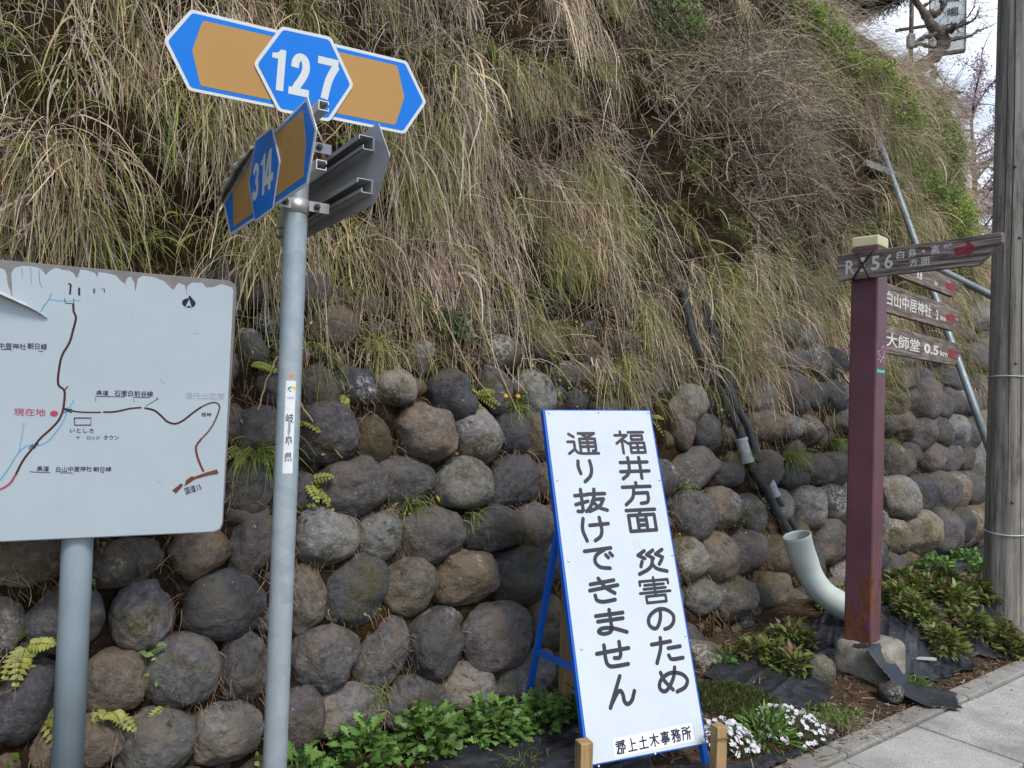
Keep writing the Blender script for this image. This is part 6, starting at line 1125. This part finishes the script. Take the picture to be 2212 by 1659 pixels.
    p = ground_plant(1590, 1505); rs = np.random.RandomState(5); n = 5200; a = rs.uniform(0, 6.28, n); q = np.sqrt(rs.uniform(0, 1, n)); P = p + np.c_[np.cos(a) * q * .26, np.sin(a) * q * .19, .045 * (1 - q ** 2)]; P[:, 2] = garden_z(P[:, 0], P[:, 1]) + .05 * (1 - q ** 2); c = np.array([(.05, .075, .02), (.075, .095, .022), (.10, .12, .03)])[rs.randint(0, 3, n)] * rs.uniform(.7, 1.2, (n, 1))
    sp = Soup(); sp.add(*leaves(P, nrm(rs.normal(size=(n, 3)) * .6 + np.array([0, 0, 1.])), nrm(rs.normal(size=(n, 3))), rs.uniform(.015, .035, n), np.full(n, .004), c, SIMPLE, .1, .1)); r = empty('ground_cover', p, 'dark mossy green cushion of fine leaves just right of the warning board', 'plant'); sp.build('foliage', M_LEAF, r)
    mound(ground_plant(1655, 1560), .13, .15, 150, .085, .017, [(.10, .19, .03), (.13, .23, .045)], POINTED, 'fresh green plant with long narrow leaves between the white phlox cushions', 'plant', None, 'lance_leaf_plant', 120, 1.0, .3)
    mound(ground_plant(1555, 1430), .08, .09, 70, .05, .03, G1, LOBED, 'small bright green weed at the right edge of the warning board', 'plant', None, 'leafy_weed', 121)
    mound(ground_plant(1978, 1475, .04), .10, .07, 420, .030, .004, [(.09, .16, .025), (.12, .20, .04)], SIMPLE, 'small bright green tuft beside the concrete footing and plant label', 'plant', None, 'green_tuft', 122, 1.0, .1)
    for (u, v, lab, sd) in ((1815, 1530, 'clump of dead brown stems with fresh green shoots in front of the twisted sheet', 7), (1130, 1640, 'sparse yellow grass growing through the hole in the black sheet', 8)):
        p = ground_plant(u, v); rs = np.random.RandomState(sd); big = 'dead' in lab; r = empty('withered_clump', p, lab, 'plant'); n = 420 if big else 60; rad = .17 if big else .05; a = rs.uniform(0, 6.28, n); q = np.sqrt(rs.uniform(0, 1, n)); P = p + np.c_[np.cos(a) * q * rad, np.sin(a) * q * rad * .7, rs.uniform(0, .03, n)]; D = nrm(np.c_[np.cos(a) * q, np.sin(a) * q, rs.uniform(.1, 1.0, n)] + rs.normal(size=(n, 3)) * .3)
        PP = blades(P, D, rs.uniform(.05, .16, n) * (1 if big else .6), None, rs.uniform(1, 3, n), .5, 7); PP[..., 2] = np.maximum(PP[..., 2], garden_z(PP[..., 0].ravel(), PP[..., 1].ravel()).reshape(PP.shape[:2]) + .004); c = straw_col(n, .15) if big else green_col(n); sp = Soup(); sp.add(*ribbons(PP, rs.uniform(.002, .0035, n), c * .8, c)); sp.build('stems', M_STRAW, r)
        if big:
            m = 260; a = rs.uniform(0, 6.28, m); q = np.sqrt(rs.uniform(0, 1, m)); P = p + np.c_[np.cos(a) * q * .14 - .03, np.sin(a) * q * .10, rs.uniform(.03, .10, m)]; sp = Soup(); sp.add(*leaves(P, nrm(rs.normal(size=(m, 3)) * .5 + np.array([0, 0, .8])), nrm(rs.normal(size=(m, 3))), rs.uniform(.02, .04, m), np.full(m, .011), np.array([(.14, .21, .045)]) * rs.uniform(.7, 1.3, (m, 1)), SIMPLE)); sp.build('shoots', M_LEAF, r)
garden_plants()

# ------------------------------------------------------------------ above the ridge: gnarled tree, evergreen, sign, cherries
def bark(name, a, b): return (lambda g: (g.base(g.ramp(g.noise(14, 7, .7), [(.3, a), (.7, b)])), g.bump(g.noise(30, 6, .7), .8, .02), g.m)[2])(G(name, .9, 0, .2))
def ridge_things():
    Z6 = lambda x, y: (1726 + x * .2929, y * .2929); Y = 11.2; k = Y / FPX * .2929
    B1 = bark('pruned_tree_bark', (.055, .045, .036), (.22, .185, .15)); rs = np.random.RandomState(3)
    def path(pts, dy=0.0, n=7): return smooth_path([at(*Z6(x, y), Y + dy * i / max(1, len(pts) - 1)) for i, (x, y) in enumerate(pts)], n)
    base = at(*Z6(840, 720), Y); r = empty('gnarled_tree', base, 'gnarled leafless pruned tree with knobby twisted trunk on top of the bank', 'tree')
    m = MB(); P = path([(835, 740), (845, 640), (870, 545), (930, 470), (1010, 405), (1060, 345), (1062, 280), (1025, 235), (975, 185), (940, 120), (895, 55), (862, 5), (850, -80)]); rad = np.interp(np.linspace(0, 1, len(P)), [0, .12, .3, .42, .55, .75, 1], np.array([62, 55, 47, 42, 44, 30, 20]) * k); rad = rad * (1 + .18 * vnoise(np.c_[np.arange(len(P)) * .33, rad * 0, rad * 0])); m.tube(P, rad, 12); m.build('trunk', B1, r)
    V_, F_ = ico(3)
    def limb(pts, w0, w1, dy=0.0):
        m = MB(); P = path(pts, dy); P = P + rs.normal(size=P.shape) * .006; m.tube(P, np.linspace(w0, w1, len(P)) * k * (1 + .2 * rs.normal(size=len(P))).clip(.7, 1.4), 8); e = P[0]; V = e + V_ * (w0 * k * 1.35) * (1 + .25 * fbm(V_ * 2 + pts[0][0], 2))[:, None]; m.add(V, [tuple(t) for t in F_], 0, True); m.build('branch', B1, r); return P
    Ls = [limb([(1050, 255), (1110, 215), (1190, 195), (1290, 140), (1335, 50)], 17, 4, -.4), limb([(1065, 285), (1140, 288), (1240, 268), (1330, 225), (1390, 205)], 18, 4, .3), limb([(1015, 245), (940, 275), (880, 300), (862, 330)], 20, 9, -.3), limb([(1030, 345), (960, 345), (890, 325), (855, 345)], 15, 7, .3), limb([(965, 100), (1010, 105), (1050, 70), (1062, 30), (1040, 0)], 24, 12, .2), limb([(900, 60), (960, 20), (1000, -30)], 14, 8), limb([(1060, 230), (1130, 215), (1150, 180)], 26, 14, -.3), limb([(820, 640), (790, 560), (785, 470), (780, 430)], 10, 5), limb([(1000, 545), (985, 520), (1010, 500)], 22, 10),
          limb([(930, 810), (1000, 750), (1070, 700), (1130, 680), (1210, 682)], 22, 7, .3), limb([(940, 720), (1030, 670), (1100, 632)], 14, 6, -.2), limb([(1060, 690), (1110, 720), (1120, 745)], 16, 9, .2), limb([(1180, 190), (1260, 100), (1300, 20), (1310, -40)], 7, 2), limb([(1060, 60), (1090, 10), (1100, -60)], 8, 5)]
    pts = [p for P in Ls for p in P[len(P) // 3:]]; n = 520; i = rs.randint(0, len(pts), n); P0 = np.array(pts)[i]; D = nrm(np.array([.5, -.1, .45]) + nrm(rs.normal(size=(n, 3))) * .9); L_ = rs.uniform(.18, .75, n); PP = blades(P0, D, L_, None, rs.uniform(-.5, .7, n), .35, 7); c = np.tile([.15, .115, .09], (n, 1)) * rs.uniform(.7, 1.2, (n, 1)); sp = Soup(); sp.add(*ribbons(PP, rs.uniform(.004, .0085, n), c, c, .4)); sp.build('twigs', M_TWIG, r)
    # hanging inn sign and its brown post
    Ys = 12.6; post = plain('brown_painted_post', (.10, .055, .04), .6, 0, .4, .2, 10); zt, zb_ = at(*Z6(828, -260), Ys)[2], at(*Z6(824, 640), Ys)[2]; px = at(*Z6(826, 300), Ys); r = empty('inn_sign', (px[0], px[1], zb_), 'white hanging sign board with black brush characters and brown rim on a brown post', 'sign')
    m = MB(); m.tube([(px[0], px[1], zb_), (px[0], px[1], (zb_ + zt) / 2), (px[0], px[1], zt)], .036, 14); m.build('post', post, r)
    m = MB(); fz = at(*Z6(820, 310), Ys)[2]; m.box(WORLD_F, px[0] - .06, px[0] + .045, px[1] - .06, px[1] + .05, fz - .10, fz + .12, 0, .01); m.build('post_box', plain('grey_box', (.25, .24, .23), .6), r)
    bl, br = at(*Z6(953, 412), Ys), at(*Z6(1228, 362), Ys - .22); x = unit(br - bl); x[2] = 0; x = unit(x); fr = Frame(bl, x, (0, 0, 1), np.cross(x, [0, 0, 1.])); W_ = np.linalg.norm((br - bl)[:2]); Hh = 1.45
    m = MB(); m.box(fr, .012, W_ - .012, .02, Hh - .02, -.03, .03); bd = m.build('board', plain('sign_white', (.60, .66, .66), .5, 0, .4, .08), r)
    m = MB()
    for a in ((0, .0118, 0, Hh, -.045, .045), (W_ - .0118, W_, 0, Hh, -.045, .045), (.012, W_ - .012, -.02, .0198, -.045, .045), (.012, W_ - .012, Hh - .0198, Hh, -.045, .045)): m.box(fr, *a)
    m.build('rim', post, bd)
    m = MB(); s_ = W_ / 275
    for ch, x_, y_ in (('館', 1135, -12), ('堀', 1128, 95), ('内', 1122, 200)): lx = (x_ - 953) * s_; ly = fr.loc(*Z6(x_, y_))[1]; m.text(fr, ch, lx, ly, 82 * s_, 74 * s_, .0302, .034, 0, .015)
    m.build('lettering', M_BLACK, bd)
    m = MB()
    for yy in (Hh * .35, Hh * .98): m.box(Frame(fr.o, fr.x, fr.y, fr.z), -.50, .0, yy - .02, yy + .02, -.02, .02)
    m.build('bracket', post, r)
    # dark evergreen overhead
    Ye = 11.8; c0 = at(1880, -2, Ye); tb = bank_hit(1840, 110); r = empty('evergreen_tree', (c0[0] - .5, c0[1] + .8, c0[2] - 2.2), 'dark evergreen tree whose drooping crown hangs into the top right', 'tree')
    m = MB(); m.tube(smooth_path([c0 + np.array([-.5, .8, -2.2]), c0 + np.array([-.45, .7, -.8]), c0 + np.array([-.2, .3, .3]), c0 + np.array([0, .1, 1.1])], 5), np.linspace(.13, .05, 16), 10); m.build('trunk', B1, r)
    n = 30000; rs = np.random.RandomState(9); cl = rs.normal(size=(60, 3)) * np.array([.34, .4, .16]); cl[:, 2] = np.abs(cl[:, 2]) * 1.6 - .12 + .25 * (cl[:, 0] / .7) ** 2 * (cl[:, 0] > 0); P = c0 + cl[rs.randint(0, 60, n)] + rs.normal(size=(n, 3)) * np.array([.13, .13, .07]); D = nrm(rs.normal(size=(n, 3)) + np.array([0, 0, -.1])); c = np.array([(.016, .026, .010), (.03, .042, .016), (.025, .03, .016)])[rs.randint(0, 3, n)]; sp = Soup(); sp.add(*leaves(P, D, nrm(rs.normal(size=(n, 3))), rs.uniform(.04, .09, n), rs.uniform(.008, .014, n), c, SIMPLE, .1, .1)); sp.build('crown', M_LEAF, r)
    # cherry trees in blossom behind the shoulder of the bank
    CB = bark('cherry_bark', (.05, .038, .034), (.14, .11, .10))
    for t, (u, v, Yc, hgt, lab) in enumerate(((2090, 700, 16.5, 5.6, 'pale pink blossoming cherry tree just behind the gnarled tree'), (2190, 760, 18.5, 6.6, 'pale pink blossoming cherry tree mostly hidden by the utility pole'))):
        b = at(u, v, Yc); rs = np.random.RandomState(60 + t); r = empty('cherry_tree', b - np.array([0, 0, 1.5]), lab, 'tree', 'blossoming cherry trees'); trunk = smooth_path([b + np.array([0, 0, -1.5]), b + np.array([.05, 0, 0]), b + np.array([-.05, .1, hgt * .22]), b + np.array([.1, 0, hgt * .5]), b + np.array([.0, 0, hgt * .8])], 6); m = MB(); m.tube(trunk, np.linspace(.14, .03, len(trunk)), 9); m.build('trunk', CB, r)
        segs = []; m = MB()
        for i in range(42):
            st = trunk[rs.randint(6, len(trunk))]; a = rs.uniform(0, 6.28); d = nrm(np.array([np.cos(a), np.sin(a) * .8, rs.uniform(.1, .9)])); L_ = rs.uniform(.7, 1.9); P = blades(st[None], d[None], np.array([L_]), None, np.array([rs.uniform(-.4, .5)]), .5, 9)[0]; m.tube(P, np.linspace(.028, .007, 9), 5); segs.append(P)
            for j in range(4): q = P[rs.randint(2, 9)]; P2 = blades(q[None], nrm(d + rs.normal(size=3) * .7)[None], np.array([rs.uniform(.3, .9)]), None, np.array([rs.uniform(-.3, .5)]), .5, 7)[0]; m.tube(P2, np.linspace(.011, .004, 7), 4); segs.append(P2)
        m.build('branches', CB, r); S_ = np.vstack([s for s in segs]); n = 34000; i = rs.randint(0, len(S_), n); cl = vnoise(S_ * 2.3 + t)[i] > -.1; i = i[cl]; n = len(i); P = S_[i] + rs.normal(size=(n, 3)) * .07; c = np.array([(.62, .47, .52), (.70, .60, .62), (.52, .40, .42)])[rs.randint(0, 3, n)] * rs.uniform(.85, 1.08, (n, 1)); sp = Soup(); sp.add(*leaves(P, nrm(rs.normal(size=(n, 3))), nrm(rs.normal(size=(n, 3))), rs.uniform(.03, .055, n), rs.uniform(.03, .05, n), np.clip(c, 0, .85), SIMPLE, .2, .3)); sp.build('blossom', M_LEAF, r)
ridge_things()
